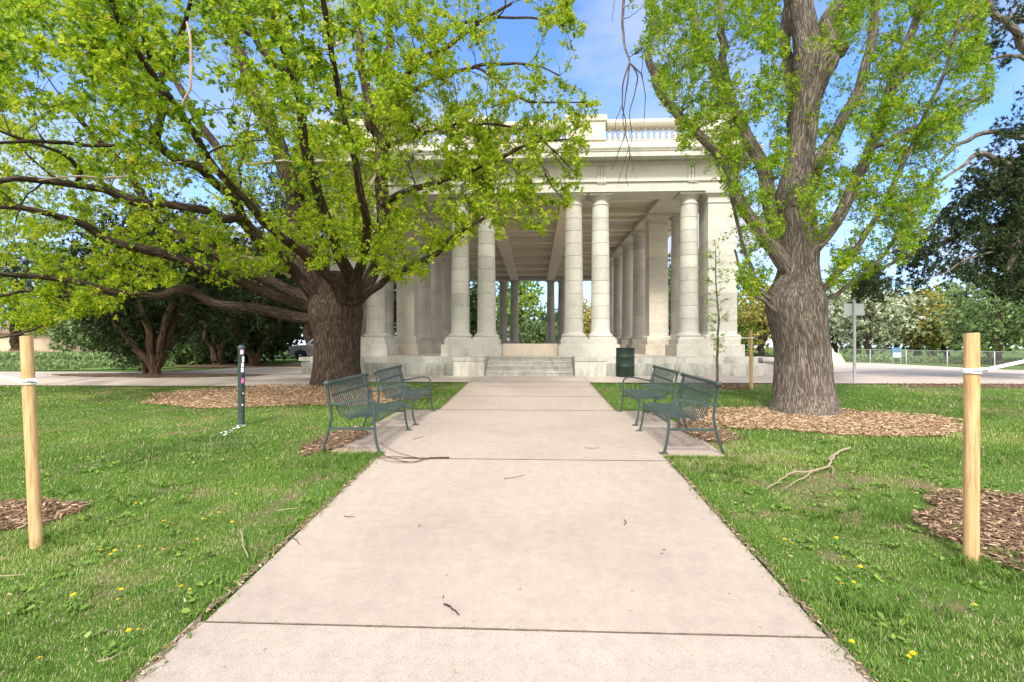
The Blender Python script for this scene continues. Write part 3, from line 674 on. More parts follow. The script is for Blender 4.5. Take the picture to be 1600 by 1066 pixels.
for a, b in zip(xs, xs[1:]): 
    mb.prism([(a+.003,16.98),(b-.003,16.98),(b-.003,18.4),(a+.003,18.4)], [(8.08,0),(8.24,0)]); 
    V = []; F = []
    pr = [(16.98,8.241),(16.955,8.255),(16.95,8.28),(16.925,8.32),(16.91,8.35),(16.91,8.385),(18.4,8.385),(18.4,8.241)]
    for xx in (a+.003, b-.003): V += [(xx, y, z) for y, z in pr]
    n = len(pr); F = [tuple(range(n)), tuple(range(2*n-1, n-1, -1))] + [(i, n+i, n+(i+1) % n, (i+1) % n) for i in range(n)]; mb.add(V, F)
for s in (-1, 1): a, b = sorted((s*6.4, s*7.75)); blocks_y(mb, a, b, 18.402, 42.25, 8.08, 8.383, 1.3, .01)
mb.box(-6.39, 6.39, 40.8, 42.25, 8.08, 8.38, .01)
part(mb, 'cornice', M['stone'])
mb = MB(); mb.box(-6.39, 6.39, 18.42, 40.79, 8.1, 8.36); part(mb, 'roof_deck', M['stone_dirty'])
mb = MB(); mb.prism([(-7.3,17.12),(7.3,17.12),(7.3,17.75),(-7.3,17.75)], [(8.386,.03),(8.46,.03),(8.47,0),(8.66,0),(8.67,.02),(8.69,.02)]); bal = part(mb, 'balustrade', M['stone_warm'])
def bal_box(name, x0, x1, y0, y1, z0, z1, c=.01, m='stone_warm', levels=None):
    mb = MB()
    if levels: mb.prism([(x0,y0),(x1,y0),(x1,y1),(x0,y1)], levels)
    else: mb.box(x0, x1, y0, y1, z0, z1, c)
    return mb.build(name, M[m], bal)
for a, b in ((-2.57, -1.23), (1.23, 2.57), (-7.3, -5.5), (5.5, 7.3)):
    bal_box('pedestal_block', a, b, 17.08, 17.72, 0, 0, levels=[(8.691,.02),(8.78,.02),(8.79,0),(9.30,0),(9.34,.05),(9.43,.07),(9.45,.04),(9.54,.04)])
for a, b in ((-5.498, -2.65), (-1.155, 1.155), (2.65, 5.498)):
    bal_box('hand_rail', a, b, 17.2, 17.62, 0, 0, levels=[(9.19,-.02),(9.21,.0),(9.26,.03),(9.30,.05),(9.41,.05),(9.42,.02)])
bp = [(.075,0),(.075,.05),(.045,.06),(.04,.09),(.062,.17),(.072,.22),(.060,.30),(.038,.38),(.034,.42),(.05,.435),(.05,.45),(.07,.46),(.07,.50)]
b0 = MB(); b0.lathe((0,0,0), bp, 12); bme = None
for a, b in ((-5.498, -2.65), (-1.155, 1.155), (2.65, 5.498)):
    n = int(round((b-a)/.2)); 
    for k in range(n):
        x = a+(k+.5)*(b-a)/n
        if bme is None: o = b0.build('baluster', M['stone_warm'], bal); bme = o.data
        else: o = bpy.data.objects.new('baluster', bme); COL.objects.link(o); o.parent = bal
        o.location = (x, 17.41, 8.69)
for s in (-1, 1):
    mb = MB(); a, b = sorted((s*6.75, s*7.3)); mb.box(a, b, 17.76, 42.0, 8.386, 8.69, .01); mb.box(a, b, 17.76, 42.0, 9.2, 9.42, .01)
    for k in range(8): mb.box(a+.02, b-.02, 17.9+3.42*k-.1, 18.3+3.42*k-.1, 8.69, 9.2)
    mb.build('side_parapet', M['stone_warm'], bal)
# ceiling
mb = MB(); mb.box(-6.4, 6.4, 18.51, 40.69, 7.46, 7.6); part(mb, 'ceiling', M['plaster'])
for s in (-1, 1):
    mb = MB(); mb.box(s*1.47-.31, s*1.47+.31, 18.505, 40.695, 7.02, 7.459, .01); part(mb, 'long_beam', M['plaster'])
mb = MB()
for k in range(0, 15):
    y = 20.9+1.45*(k-1)
    for x0, x1 in ((-4.755, -1.785), (-1.155, 1.155), (1.785, 4.755)): mb.box(x0, x1, y-.16, y+.16, 7.14 if k % 2 else 7.27, 7.458, .01)
part(mb, 'cross_beams', M['plaster'])

# stone benches either side of the platform
def stone_bench(x, y, label):
    t = empty('stone_bench', (x, y, .72)); tag(t, label, 'stone bench')
    m1 = MB(); m1.box(-.30, .30, -.85, .85, .42, .56, .02); m1.build('seat', M['stone'], t)
    for s in (-1, 1): m2 = MB(); m2.box(-.24, .24, s*.58-.16, s*.58+.16, 0, .418, .015); m2.build('leg', M['stone_dirty'], t)
stone_bench(8.25, 18.6, 'pale stone bench beside the right end of the pavilion platform')
stone_bench(-8.25, 18.6, 'pale stone bench beside the big tree trunk at the left end of the pavilion')

# trash drum
t = empty('trash_drum', (2.86, 15.88, .735)); tag(t, 'dark green ribbed steel trash drum by the pavilion steps', 'trash can')
mb = MB(); pr = [(.28, 0), (.285, .01)]
for zc in (.30, .60): pr += [(.285, zc-.03), (.297, zc-.012), (.297, zc+.012), (.285, zc+.03)]
pr += [(.285, .86), (.295, .87), (.295, .89), (.272, .89), (.268, .6)]
mb.lathe((0,0,0), pr, 32, cap=False); mb.add([(.27*math.cos(2*PI*i/32), .27*math.sin(2*PI*i/32), .6) for i in range(32)], [tuple(range(32))])
mb.build('drum', M['bin_green'], t)
mb = MB(); mb.tube([(.29*math.cos(a), .29*math.sin(a), .885) for a in np.linspace(0, 2*PI, 33)], .012, 6); mb.build('rim', M['bin_green'], t)

# ------------------------------------------------------------------ benches
def make_bench(label):
    t = empty('park_bench', (0,0,0)); tag(t, label, 'bench', 'green steel benches beside the path')
    HL = .75; gm = M['green_metal']
    # strap profile in (x depth toward sitter, z)
    pr = [(-.315,.865),(-.305,.84),(-.27,.74),(-.235,.62),(-.215,.54),(-.195,.48),(-.165,.445),(-.12,.43),(-.05,.425),(.05,.432),(.15,.443),(.22,.445),(.262,.432),(.28,.405),(.28,.38)]
    ks = 6
    def straps(seg, name):
        mb = MB(); n = 21; wd = .034
        for k in range(n):
            y = -HL+.045+(2*HL-.09)*k/(n-1); P = [pr[i] for i in seg]
            V = []; F = []
            for (x, z), (dx, dz) in zip(P, [(P[min(i+1, len(P)-1)][0]-P[max(i-1, 0)][0], P[min(i+1, len(P)-1)][1]-P[max(i-1, 0)][1]) for i in range(len(P))]):
                l = math.hypot(dx, dz); nx, nz = -dz/l*.0025, dx/l*.0025
                V += [(x+nx, y-wd/2, z+nz), (x+nx, y+wd/2, z+nz), (x-nx, y+wd/2, z-nz), (x-nx, y-wd/2, z-nz)]
            for i in range(len(P)-1):
                for a in range(4): b = (a+1) % 4; F.append((4*i+a, 4*i+b, 4*i+4+b, 4*i+4+a))
            F += [(0,3,2,1), (len(V)-4, len(V)-3, len(V)-2, len(V)-1)]
            mb.add(V, F)
        if name == 'seat':
            for x, z in ((-.05, .413), (.16, .430)): mb.box(x-.02, x+.02, -HL, HL, z-.006, z)
            mb.box(.277, .283, -HL, HL, .372, .392)
        else:
            mb.box(-.268, -.262, -HL, HL, .70, .735)
        mb.build(name, gm, t)
    straps(range(0, ks+1), 'backrest'); straps(range(ks, len(pr)), 'seat')
    mb = MB(); mb.tube([(-.325, -HL-.03, .87), (-.325, HL+.03, .87)], .022, 10); o = mb.build('top_rail', gm, t)
    for s in (-1, 1): mb = MB(); mb.lathe((0,0,0), [(.0,-.012),(.034,-.01),(.036,.0),(.034,.01),(0,.012)], 14, False); e = mb.build('end_cap', gm, o); e.rotation_euler = (PI/2, 0, 0); e.location = (-.325, s*(HL+.035), .87)
    for s in (-1, 1):
        y = s*HL
        def bar(pts, name, w_=.038, h_=.013):
            # flat bar following pts in the xz plane
            P = np.array([(x, y, z) for x, z in pts]); from_ = P; mb = MB(); V = []; F = []
            T = np.gradient(P, axis=0); T /= np.linalg.norm(T, axis=1)[:,None]; Nn = np.stack([-T[:,2], 0*T[:,0], T[:,0]], -1)
            for p, nn in zip(P, Nn): V += [p+nn*h_+(0,-w_/2,0), p+nn*h_+(0,w_/2,0), p-nn*h_+(0,w_/2,0), p-nn*h_+(0,-w_/2,0)]
            for i in range(len(P)-1):
                for a in range(4): b = (a+1) % 4; F.append((4*i+a, 4*i+b, 4*i+4+b, 4*i+4+a))
            F += [(0,3,2,1), (len(V)-4, len(V)-3, len(V)-2, len(V)-1)]; mb.add(V, F); return mb.build(name, gm, t, .003)
        rear = cat([(-.40,0),(-.36,.10),(-.315,.25),(-.285,.38),(-.275,.46),(-.29,.60),(-.315,.75),(-.33,.87)], 24)
        front = cat([(.335,0),(.305,.10),(.285,.22),(.275,.34),(.275,.42)], 12)
        arm = cat([(.275,.42),(.278,.52),(.272,.58),(.24,.635),(.17,.66),(.06,.655),(-.05,.635),(-.16,.61),(-.24,.605),(-.285,.615)], 26)
        bar(rear, 'leg'); bar(front, 'leg'); bar(arm, 'armrest')
        mb = MB(); mb.box(-.285, .275, y-.016, y+.016, .285, .315, .003); mb.build('side_bar', gm, t)
        mb = MB(); mb.box(.29, .39, y-.03, y+.03, .0, .008, .001); mb.lathe((.365, y, .008), [(.010,0),(.010,.009),(.0,.01)], 6, False); mb.build('foot_plate', gm, t)
    return t
def cat(ctrl, n):
    """Catmull-Rom through control points"""
    C = np.array(ctrl, float); C = np.vstack([2*C[0]-C[1], C, 2*C[-1]-C[-2]]); m = len(C)-3; out = []
    for u in np.linspace(0, m-1e-9, n):
        i = int(u); t = u-i; p0, p1, p2, p3 = C[i:i+4]
        out.append(.5*((2*p1)+(p2-p0)*t+(2*p0-5*p1+4*p2-p3)*t*t+(3*p1-p0-3*p2+p3)*t**3))
    return np.array(out)
def copy_tree(o, parent=None):
    c = o.copy(); COL.objects.link(c); c.parent = parent
    for ch in list(o.children): copy_tree(ch, c)
    return c
def put_bench(o, xf, y0, y1, face):
    """xf = x of the front feet, y0/y1 = the two frames, face +1 sits toward +x"""
    yc = (y0+y1)/2; sy = (y1-y0)/1.5; z0 = float(gz(0, y0)); z1 = float(gz(0, y1))
    o.location = (xf-face*.335, yc, (z0+z1)/2+.014); o.scale = (1, sy, 1); o.rotation_euler = (0, 0, 0)
    if face < 0: o.rotation_euler = (0, 0, PI)
    o.rotation_euler.x = math.atan2(z1-z0, y1-y0)*(1 if face > 0 else -1)*.9
bench = make_bench('near bench on the left of the path, in front of the broad oak trunk')
b2 = copy_tree(bench); b2['label'] = 'far bench on the left of the path, closer to the pavilion steps'
b3 = copy_tree(bench); b3['label'] = 'near bench on the right of the path, beside the wood chip ring'
b4 = copy_tree(bench); b4['label'] = 'far bench on the right of the path, in line with the green drum'
put_bench(bench, -1.95, 6.2, 7.66, 1); put_bench(b2, -1.95, 8.12, 9.6, 1); put_bench(b3, 1.61, 6.3, 7.74, -1); put_bench(b4, 1.64, 8.2, 9.68, -1)

# ------------------------------------------------------------------ stakes, posts, sign
def stake(name, pb, ptop, wpx, label, strap=None, r=None):
    b = gp(*pb); Y = b[1]; tp_ = at(ptop[0], ptop[1], Y+.0); h = tp_[2]-b[2]; rr = r or wpx*Y/780/2
    t = empty(name, b-np.array([0,0,.02])); tag(t, label, 'stake')
    off = tp_-b; n = 28; V = []; F = []; rs = np.random.default_rng(int(pb[0])); hs = list(np.linspace(0, 1, 9))
    mb = MB()
    for q in hs:
        for i in range(n):
            a = 2*PI*i/n; k = rr*(1+.02*math.sin(3*a+q*5)); z = off[2]*q + (rs.uniform(-.006, .006) if q == 1 else 0)
            V.append((off[0]*q+k*math.cos(a), k*math.sin(a), z))
    for k in range(len(hs)-1):
        for i in range(n): j = (i+1) % n; F.append((k*n+i, k*n+j, (k+1)*n+j, (k+1)*n+i))
    mb.add(V, F, True); mb.add([V[-n+i] for i in range(n)], [tuple(range(n))]); mb.build('post', M['pine'], t)
    if strap:
        py, pend, Yend = strap; q = (at(0, py, Y)[2]-b[2])/h; c = off*q; mb = MB()
        for dz, tl in ((-.014, .003), (.0, -.004), (.013, .005)):
            mb.tube([(c[0]+(rr+.004)*math.cos(a), (rr+.004)*math.sin(a), c[2]+dz+tl*math.sin(a+dz*90)) for a in np.linspace(0, 2*PI, 25)], .0075, 6)
        if Yend: mb.tube(cat([(c[0]+rr*.6, -rr*.9, c[2]+.01), (c[0]+rr+.02, -rr*.8, c[2]+.014), (c[0]+rr+.045, -.01, c[2]+.004)], 8), .012, 6)
        mb.build('band', M['white'], t)
        e = at(pend[0], pend[1], Yend if Yend else Y)-b; sgn = 1 if e[0] > c[0] else -1
        s0 = np.array([c[0]+sgn*rr, -.01, c[2]]); mb = MB(); w0 = .013
        P = [s0+(e-s0)*u+np.array([0, 0, -.01*math.sin(PI*u)]) for u in np.linspace(0, 1, 8)]
        for a, b_ in zip(P, P[1:]): mb.obox(a, b_, .004, .022)
        mb.build('strap', M['white'], t)
    return t
stake('wooden_stake', (57, 852), (41, 522), 17, 'pale pine tree stake on the left lawn with a white strap', (592, (-120, 545), 3.4))
stake('wooden_stake', (1518, 876), (1518, 517), 19, 'pale pine tree stake on the right lawn at the edge of a mulch patch', (572, (1850, 500), 3.5))
stake('wooden_stake', (1174, 607), (1173, 515), 4.2, 'thin wooden stake next to the sapling in front of the pavilion', (528, (1122, 524), 13.4), .045)
t = empty('marker_post', gp(377, 665)); tag(t, 'slim dark green post covered in stickers on the left lawn', 'post')
mb = MB(); mb.lathe((0,0,-.02), [(.052,0),(.052,1.27),(.056,1.275),(.056,1.30),(.05,1.325),(.03,1.345),(0,1.35)], 20, False); mb.build('post', M['green_metal'], t)
for z0, z1, a0, a1, m in ((1.17,1.25,-1.35,-.35,'pink'), (1.18,1.24,-1.2,-.5,'white'), (1.04,1.14,-.8,-.15,'white'), (.96,1.03,-1.0,-.3,'white'), (.88,.95,-1.1,-.3,'white'), (.83,.90,-.8,-.2,'blackp'), (.76,.83,-1.2,-.5,'blackp'), (.70,.79,-1.0,-.25,'pink'), (.52,.545,-.7,-.3,'white'), (.33,.36,-.9,-.5,'white')):
    mb = MB(); n = 7; k = .0535 + (.0008 if m == 'white' else 0) + (.0016 if z0 > 1.175 and m == 'white' else 0); A = np.linspace(a0, a1, n)
    V = [(k*math.cos(a), k*math.sin(a), z) for z in (z0, z1) for a in A]; mb.add(V, [(i, i+1, n+i+1, n+i) for i in range(n-1)], True); mb.build('sticker', M[m], t)
b = gp(1335, 599); t = empty('sign_post', b); tag(t, 'grey metal sign seen from behind on a thin post at the plaza edge', 'sign')
d_ = b[1]/780; mb = MB(); mb.box(-.032, .032, -.02, .02, -.05, 126*d_, .003); mb.build('post', M['galv'], t)
mb = MB(); mb.box(-14.5*d_, 14.5*d_, .022, .026, 103*d_, 121*d_); mb.build('sign_panel', M['signback'], t)
# white paint mark near the marker post
mb = MB(); q0 = gp(344, 684); q1 = gp(380, 667); 
for k in range(60):
    u = min(.999, r0.random()); p = q0+(q1-q0)*u+np.array([r0.normal(0, .035), r0.normal(0, .03), 0]); 
    if .45 < u < .62: continue
    s_ = r0.uniform(.008, .022); mb.add([(p[0]+dx*s_, p[1]+dy*s_*.7, p[2]+.03+r0.uniform(0, .01)) for dx, dy in ((-1,-.6),(.8,-1),(1.1,.6),(-.6,1))], [(0,1,2,3)])
mb.build('paint_mark', M['white']); tag(bpy.data.objects['paint_mark'], 'broken white sprayed line on the grass at the foot of the green post', 'paint mark')

# ------------------------------------------------------------------ fallen twigs, sticks, dandelions
def stick(name, label, paths, m, group=None, cat_='twig'):
    mb = MB()
    for pts, w0, w1, lift in paths:
        P = np.array([gp(*p) for p in pts]); P[:,2] = gz(P[:,0], P[:,1])+lift; Q = cat(P, max(5, 4*len(P)))
        r_ = np.random.default_rng(int(pts[0][0])); Q[1:-1] += r_.normal(0, w0*.5, Q[1:-1].shape)*np.array([1,1,.2]); mb.tube(Q, np.linspace(w0, w1, len(Q)), 7)
    o = mb.build(name, m); c = np.mean([v for v in mb.v], axis=0)
    o.data.transform(__import__('mathutils').Matrix.Translation(-Vector(c))); o.location = c
    tag(o, label, cat_, group); return o
stick('fallen_branch', 'forked grey fallen branch lying on the right lawn', [
    ([(1328,705),(1312,710),(1302,718),(1296,732),(1280,739),(1262,743),(1240,744),(1225,752),(1200,768)], .016, .006, .04),
    ([(1296,732),(1303,740),(1300,748)], .009, .005, .04), ([(1268,743),(1258,752),(1240,760),(1228,770)], .009, .003, .04), ([(1302,718),(1294,724)], .01, .008, .05)], M['bark_dead'], None, 'branch')
stick('fallen_branch', 'thin brown fallen branch on the path by the near left bench', [
    ([(702,719),(685,719),(668,720),(655,724),(640,726),(620,722),(600,716)], .010, .003, .03), ([(668,720),(640,719),(615,717),(592,716),(575,706)], .006, .002, .03),
    ([(655,720),(625,712),(600,700),(594,693)], .004, .0015, .03), ([(640,726),(610,725),(585,716)], .004, .002, .03)], M['bark_red'], None, 'branch')
tw = [('short curved bark strip in the middle of the near path', [(694,949),(706,955),(717,966)], .006, 'bark'), ('small forked twig on the path centre', [(788,751),(803,749),(820,745)], .003, 'bark_red'),
      ('dark leaf stalk curled on the right of the path', [(975,816),(978,820),(975,824)], .004, 'bark_red'), ('pale peeled stick standing up at the left path edge', [(376,838),(380,858),(387,880)], .006, 'bark_dead'),
      ('long thin twig lying on the left lawn near the stake', [(180,832),(205,826),(230,818)], .004, 'bark'), ('pale straw stalk on the left lawn', [(0,911),(20,910),(40,908)], .004, 'bark_dead'),
      ('dark twig at the left path edge', [(456,843),(462,848),(468,855)], .004, 'bark_red'), ('small twig on the path near its left edge', [(537,810),(546,811),(555,811)], .003, 'bark_red'),
      ('brown twig at the near left path edge', [(238,1040),(252,1032),(258,1027)], .003, 'bark_red'), ('straw coloured stick on the lawn below the dandelions', [(152,1048),(175,1042),(192,1032)], .004, 'bark_dead'),
      ('thin twig across the path between the benches', [(914,702),(925,703),(938,702)], .003, 'bark_red'), ('bare twig in the shade under the left benches', [(645,689),(655,686),(662,684)], .003, 'bark_red'),
      ('curved twig beside the right mulch patch', [(1402,940),(1407,950),(1410,960)], .004, 'bark'), ('pale twig near the dandelions on the left', [(432,806),(450,803),(467,802)], .004, 'bark_dead')]
for lb, pts, r_, mm in tw: stick('twig', lb, [(pts, r_, r_*.6, .02 if lawn(np.array([gp(*pts[1])[0]]), np.array([gp(*pts[1])[1]]))[0] == False else .045)], M[mm], 'fallen twigs on the path and lawn')
# dandelions
dpx = [(120,832),(218,857),(255,820),(211,789),(340,805),(315,813),(361,821),(308,847),(187,928),(187,941),(154,867),(175,870),(284,923),(297,926),(118,936),(64,1036),(201,993),(216,990),(177,867),(253,863),(367,775),
       (1242,831),(1226,849),(1237,853),(1308,845),(1321,875),(1344,892),(1335,915),(1332,1011),(1418,1030),(1430,1031),(1522,951),(1188,749),(1274,843),(1316,921)]
dan = None
DL = {(64,1036): 'dandelion lowest on the left lawn, near the bottom corner', (120,832): 'dandelion nearest the left wooden stake', (187,928): 'upper of two dandelions one above the other', (187,941): 'lower of two dandelions one above the other',
      (367,775): 'dandelion highest up on the left lawn near the path', (1332,1011): 'large dandelion right at the path edge at the bottom right', (1418,1030): 'left bloom of the touching dandelion pair at the bottom right',
      (1430,1031): 'right bloom of the touching dandelion pair at the bottom right', (1522,951): 'dandelion directly below the right wooden stake', (1188,749): 'lone dandelion left of the forked fallen branch', (1308,845): 'dandelion furthest up toward the right mulch patch'}
for k, (px, py) in enumerate(dpx):
    q = gp(px, py+3)
    if dan is None:
        dan = empty('dandelion', (0,0,0)); rs = np.random.default_rng(4); mb = MB()
        for ring, (nn, L_, el) in enumerate(((16, .020, .25), (14, .016, .6), (10, .011, 1.0))):
            for i in range(nn):
                a = 2*PI*i/nn+ring*.3; d = np.array([math.cos(a)*math.cos(el), math.sin(a)*math.cos(el), math.sin(el)])*L_*rs.uniform(.85, 1.1); sx = np.array([-math.sin(a), math.cos(a), 0])*.0028
                mb.add([(0,0,.045), sx*.8+d*.4+(0,0,.045), d+(0,0,.045), -sx*.8+d*.4+(0,0,.045)], [(0,1,2,3)])
        mb.build('flower', M['yellow'], dan); mb = MB(); mb.tube([(0,0,0),(.002,0,.02),(0,0,.046)], .0018, 6)
        for i in range(5):
            a = i*1.3; dx, dy = math.cos(a), math.sin(a); mb.add([(0,0,.004), (dx*.03-dy*.007, dy*.03+dx*.007, .018), (dx*.06, dy*.06, .012), (dx*.03+dy*.007, dy*.03-dx*.007, .018)], [(0,1,2,3)])
        mb.build('stem', M['dgreen'], dan); o = dan
    else: o = copy_tree(dan)
    o.location = q; s = (.85, .65, .95, .75)[k % 4]; o.scale = (s, s, s); o.rotation_euler = (.15*(k % 3-1), .12*(k % 5-2), k*1.7)
    tag(o, DL.get((px, py)) or ('yellow dandelion flower in the left lawn' if px < 800 else 'yellow dandelion flower in the right lawn'), 'dandelion', 'dandelions in the left lawn' if px < 800 else 'dandelions in the right lawn')

# ------------------------------------------------------------------ trees
class Skel:
    def __init__(s, base):
        s.base = np.array(base, float); s.P = np.zeros((400000, 3)); s.T = np.zeros((400000, 3)); s.R = np.zeros(400000); s.n = 0; s.V = []; s.F = []; s.B = []; s.off = 0
    def put(s, P, R):
        T = np.gradient(P, axis=0); T /= np.linalg.norm(T, axis=1)[:,None]+1e-9; m = len(P); s.P[s.n:s.n+m] = P; s.T[s.n:s.n+m] = T; s.R[s.n:s.n+m] = R; s.n += m
    def geom(s, P, R, k, rough=0.0, r=None):
        V, F, B = tube_np(P, R, k)
        if rough: V = V+(r or rng).normal(0, 1, V.shape)*np.repeat(R, k)[:,None]*rough
        s.V.append(V); s.F.append(F+s.off); s.B.append(B+(r or rng).uniform(0, 20)*np.array([0, 0, 1.])); s.off += len(V)
    def limb(s, ctrl, step=.12, k=12, skel=True, wig=.0, r=None, rough=.03):
        """ctrl [(px,py,Y,width_px)]"""
        C = np.array([np.append(at(a, b, Y), w_*Y/780/2) for a, b, Y, w_ in ctrl]); return s.limb3(C, step, k, skel, wig, r, rough)
    def limb3(s, C, step=.12, k=12, skel=True, wig=.0, r=None, rough=.03):
        L_ = np.sum(np.linalg.norm(np.diff(C[:,:3], axis=0), axis=1)); n = max(6, int(L_/step)); Q = cat(C, n); P = Q[:,:3]; R = np.maximum(Q[:,3], .004)
        if wig: 
            u = np.linspace(0, 1, n); rr = r or rng
            for f in (5, 9, 17): P = P + wig*R[:,None]*3*np.sin(u[:,None]*f*2+rr.uniform(0, 6.28, 3)[None])/f**.5*np.sin(PI*u)[:,None]
        s.geom(P, R, k, rough, r)
        if skel: s.put(P, R)
    def branch(s, P, k=5, r=None, droop=0.0, cmax=1e9, rfac=.011):
        m = s.n; D = P[None]-s.P[:m]; d = np.linalg.norm(D, axis=1)+1e-6; ca = np.einsum('ij,ij->i', D, s.T[:m])/d
        out = np.linalg.norm(P-s.base) - np.linalg.norm(s.P[:m]-s.base, axis=1)
        cost = d*(1.25-.45*ca)+np.where(s.R[:m] < .0045, .6, 0)+np.where(out < -.1*d, 1.5, 0)
        j = int(np.argmin(cost)); Q = s.P[j]; T = s.T[j]; L_ = d[j]
        if L_ > cmax: return None
        rr = r or rng; r0_ = min(.72*s.R[j], .005+rfac*L_); n = max(4, int(L_/.16)+2); dirn = (P-Q)/L_
        c = Q+(T*.45+dirn*.55)*L_*.45+rr.normal(0, .05*L_, 3); u = np.linspace(0, 1, n)[:,None]
        B = (1-u)**2*Q+2*u*(1-u)*c+u**2*P; B = B+rr.normal(0, .016*L_**.5, B.shape)*np.sin(PI*u); B[:,2] -= droop*L_*(u[:,0]**2)*.0
        R = np.linspace(r0_, max(.0028, r0_*.35), n); s.geom(B, R, k if r0_ > .012 else 4, 0, r); s.put(B, R); return B
    def build(s, name, m, parent):
        me = np_mesh(name, np.concatenate(s.V), np.concatenate(s.F), vec=np.concatenate(s.B), smooth=True); me.materials.append(m)
        o = bpy.data.objects.new(name, me); COL.objects.link(o); o.parent = parent; o.location = [-v for v in parent.location]; return o
leaf_a = np.array([(0,0,0),(-.21,.42,.05),(-.17,.78,.06),(0,1,.02),(.17,.78,.06),(.21,.42,.05),(0,.5,-.03)]); leaf_af = np.array([(0,6,2,1),(6,3,2,2),(0,5,4,6),(6,4,3,3)])
leaf_af = np.array([(0,6,1),(6,2,1),(6,3,2),(0,5,6),(5,4,6),(6,4,3)])
h_ = [(-.05,.12),(-.17,.24),(-.12,.34),(-.29,.50),(-.19,.58),(-.31,.76),(-.16,.84),(-.10,.96)]
leaf_b = np.array([(0,0,0)]+[(x, y, .06*abs(x)/.3) for x, y in h_]+[(0,1.0,.0)]+[(-x, y, .06*abs(x)/.3) for x, y in h_[::-1]]+[(0,y,-.02) for y in (.24,.5,.76)])
def _lf():
    L1 = [0,1,2,3,4,5,6,7,8,9]; c1, c2, c3 = 18, 19, 20; F = []
    for sgn in (0, 1):
        idx = (lambda i: i if not sgn else (18-i) % 18 if i else 0)
        for tri in ((0,c1,1),(1,c1,2),(2,c1,3),(3,c1,c2),(3,c2,4),(4,c2,5),(5,c2,c3),(5,c3,6),(6,c3,7),(7,c3,9),(7,9,8)):
            q = [x if x > 17 else (x if not sgn else (9 if x == 9 else (0 if x == 0 else 18-x))) for x in tri]; F.append(q if not sgn else q[::-1])
    return np.array(F)
leaf_bf = _lf()
tri_t = np.array([(-.5,0,0),(.5,0,0),(.3,.6,.06),(0,1,0),(-.3,.6,.06)]); tri_f = np.array([(0,1,2),(0,2,4),(4,2,3)])
class Leaves:
    def __init__(s): s.V = []; s.F = []; s.T = []; s.off = 0
    def add(s, tv, tf, pos, d, nrm, scale, tint):
        V, F, T = scatter(tv, tf, pos, frames(d, nrm), scale, tint); s.V.append(V); s.F.append(F+s.off); s.T.append(T); s.off += len(V)
    def build(s, name, m, parent):
        me = np_mesh(name, np.concatenate(s.V), np.concatenate(s.F), np.concatenate(s.T)); me.materials.append(m)
        o = bpy.data.objects.new(name, me); COL.objects.link(o); o.parent = parent; o.location = [-v for v in parent.location]; return o
def rosettes(lv, B, r, nsite, nleaf, size, spread, droop=.25, tint0=.4, big=False, tv=None, tf=None, flat=.5):
    """leaf tufts along the outer part of a twig B"""
    n = len(B); us = np.concatenate([[1.0], r.uniform(.35, 1, nsite-1)]); idx = us*(n-1); i0 = np.floor(idx).astype(int).clip(0, n-2); f = (idx-i0)[:,None]
    C = B[i0]*(1-f)+B[i0+1]*f; ax = B[i0+1]-B[i0]; ax /= np.linalg.norm(ax, axis=1)[:,None]+1e-9
    C = C+r.normal(0, spread, C.shape)*np.where(us == 1, 0, 1)[:,None]
    C = np.repeat(C, nleaf, 0); ax = np.repeat(ax, nleaf, 0); m = len(C); d = ax*.55+unit(m, r)*.9; d[:,2] -= droop*r.uniform(0, 1.6, m)
    nrm = np.tile([0, 0, 1.], (m, 1))*flat+unit(m, r)*.8; sc = size*r.uniform(.40, 1.45, m); tn = np.clip(np.repeat(r.normal(tint0, .20, nsite), nleaf)+r.normal(0, .14, m), 0, 1)
    if tv is None: tv, tf = (leaf_b, leaf_bf) if big else (leaf_a, leaf_af)
    lv.add(tv, tf, C+r.normal(0, .012, C.shape), d, nrm, sc, tn)
def inpoly(px, py, poly):
    P = np.array(poly, float); x1, y1 = P[:,0], P[:,1]; x2, y2 = np.roll(x1, -1), np.roll(y1, -1); c = np.zeros(len(px), bool)
    for a, b, c_, d in zip(x1, y1, x2, y2):
        k = ((b > py) != (d > py)) & (px < (c_-a)*(py-b)/(d-b+1e-12)+a); c ^= k
    return c
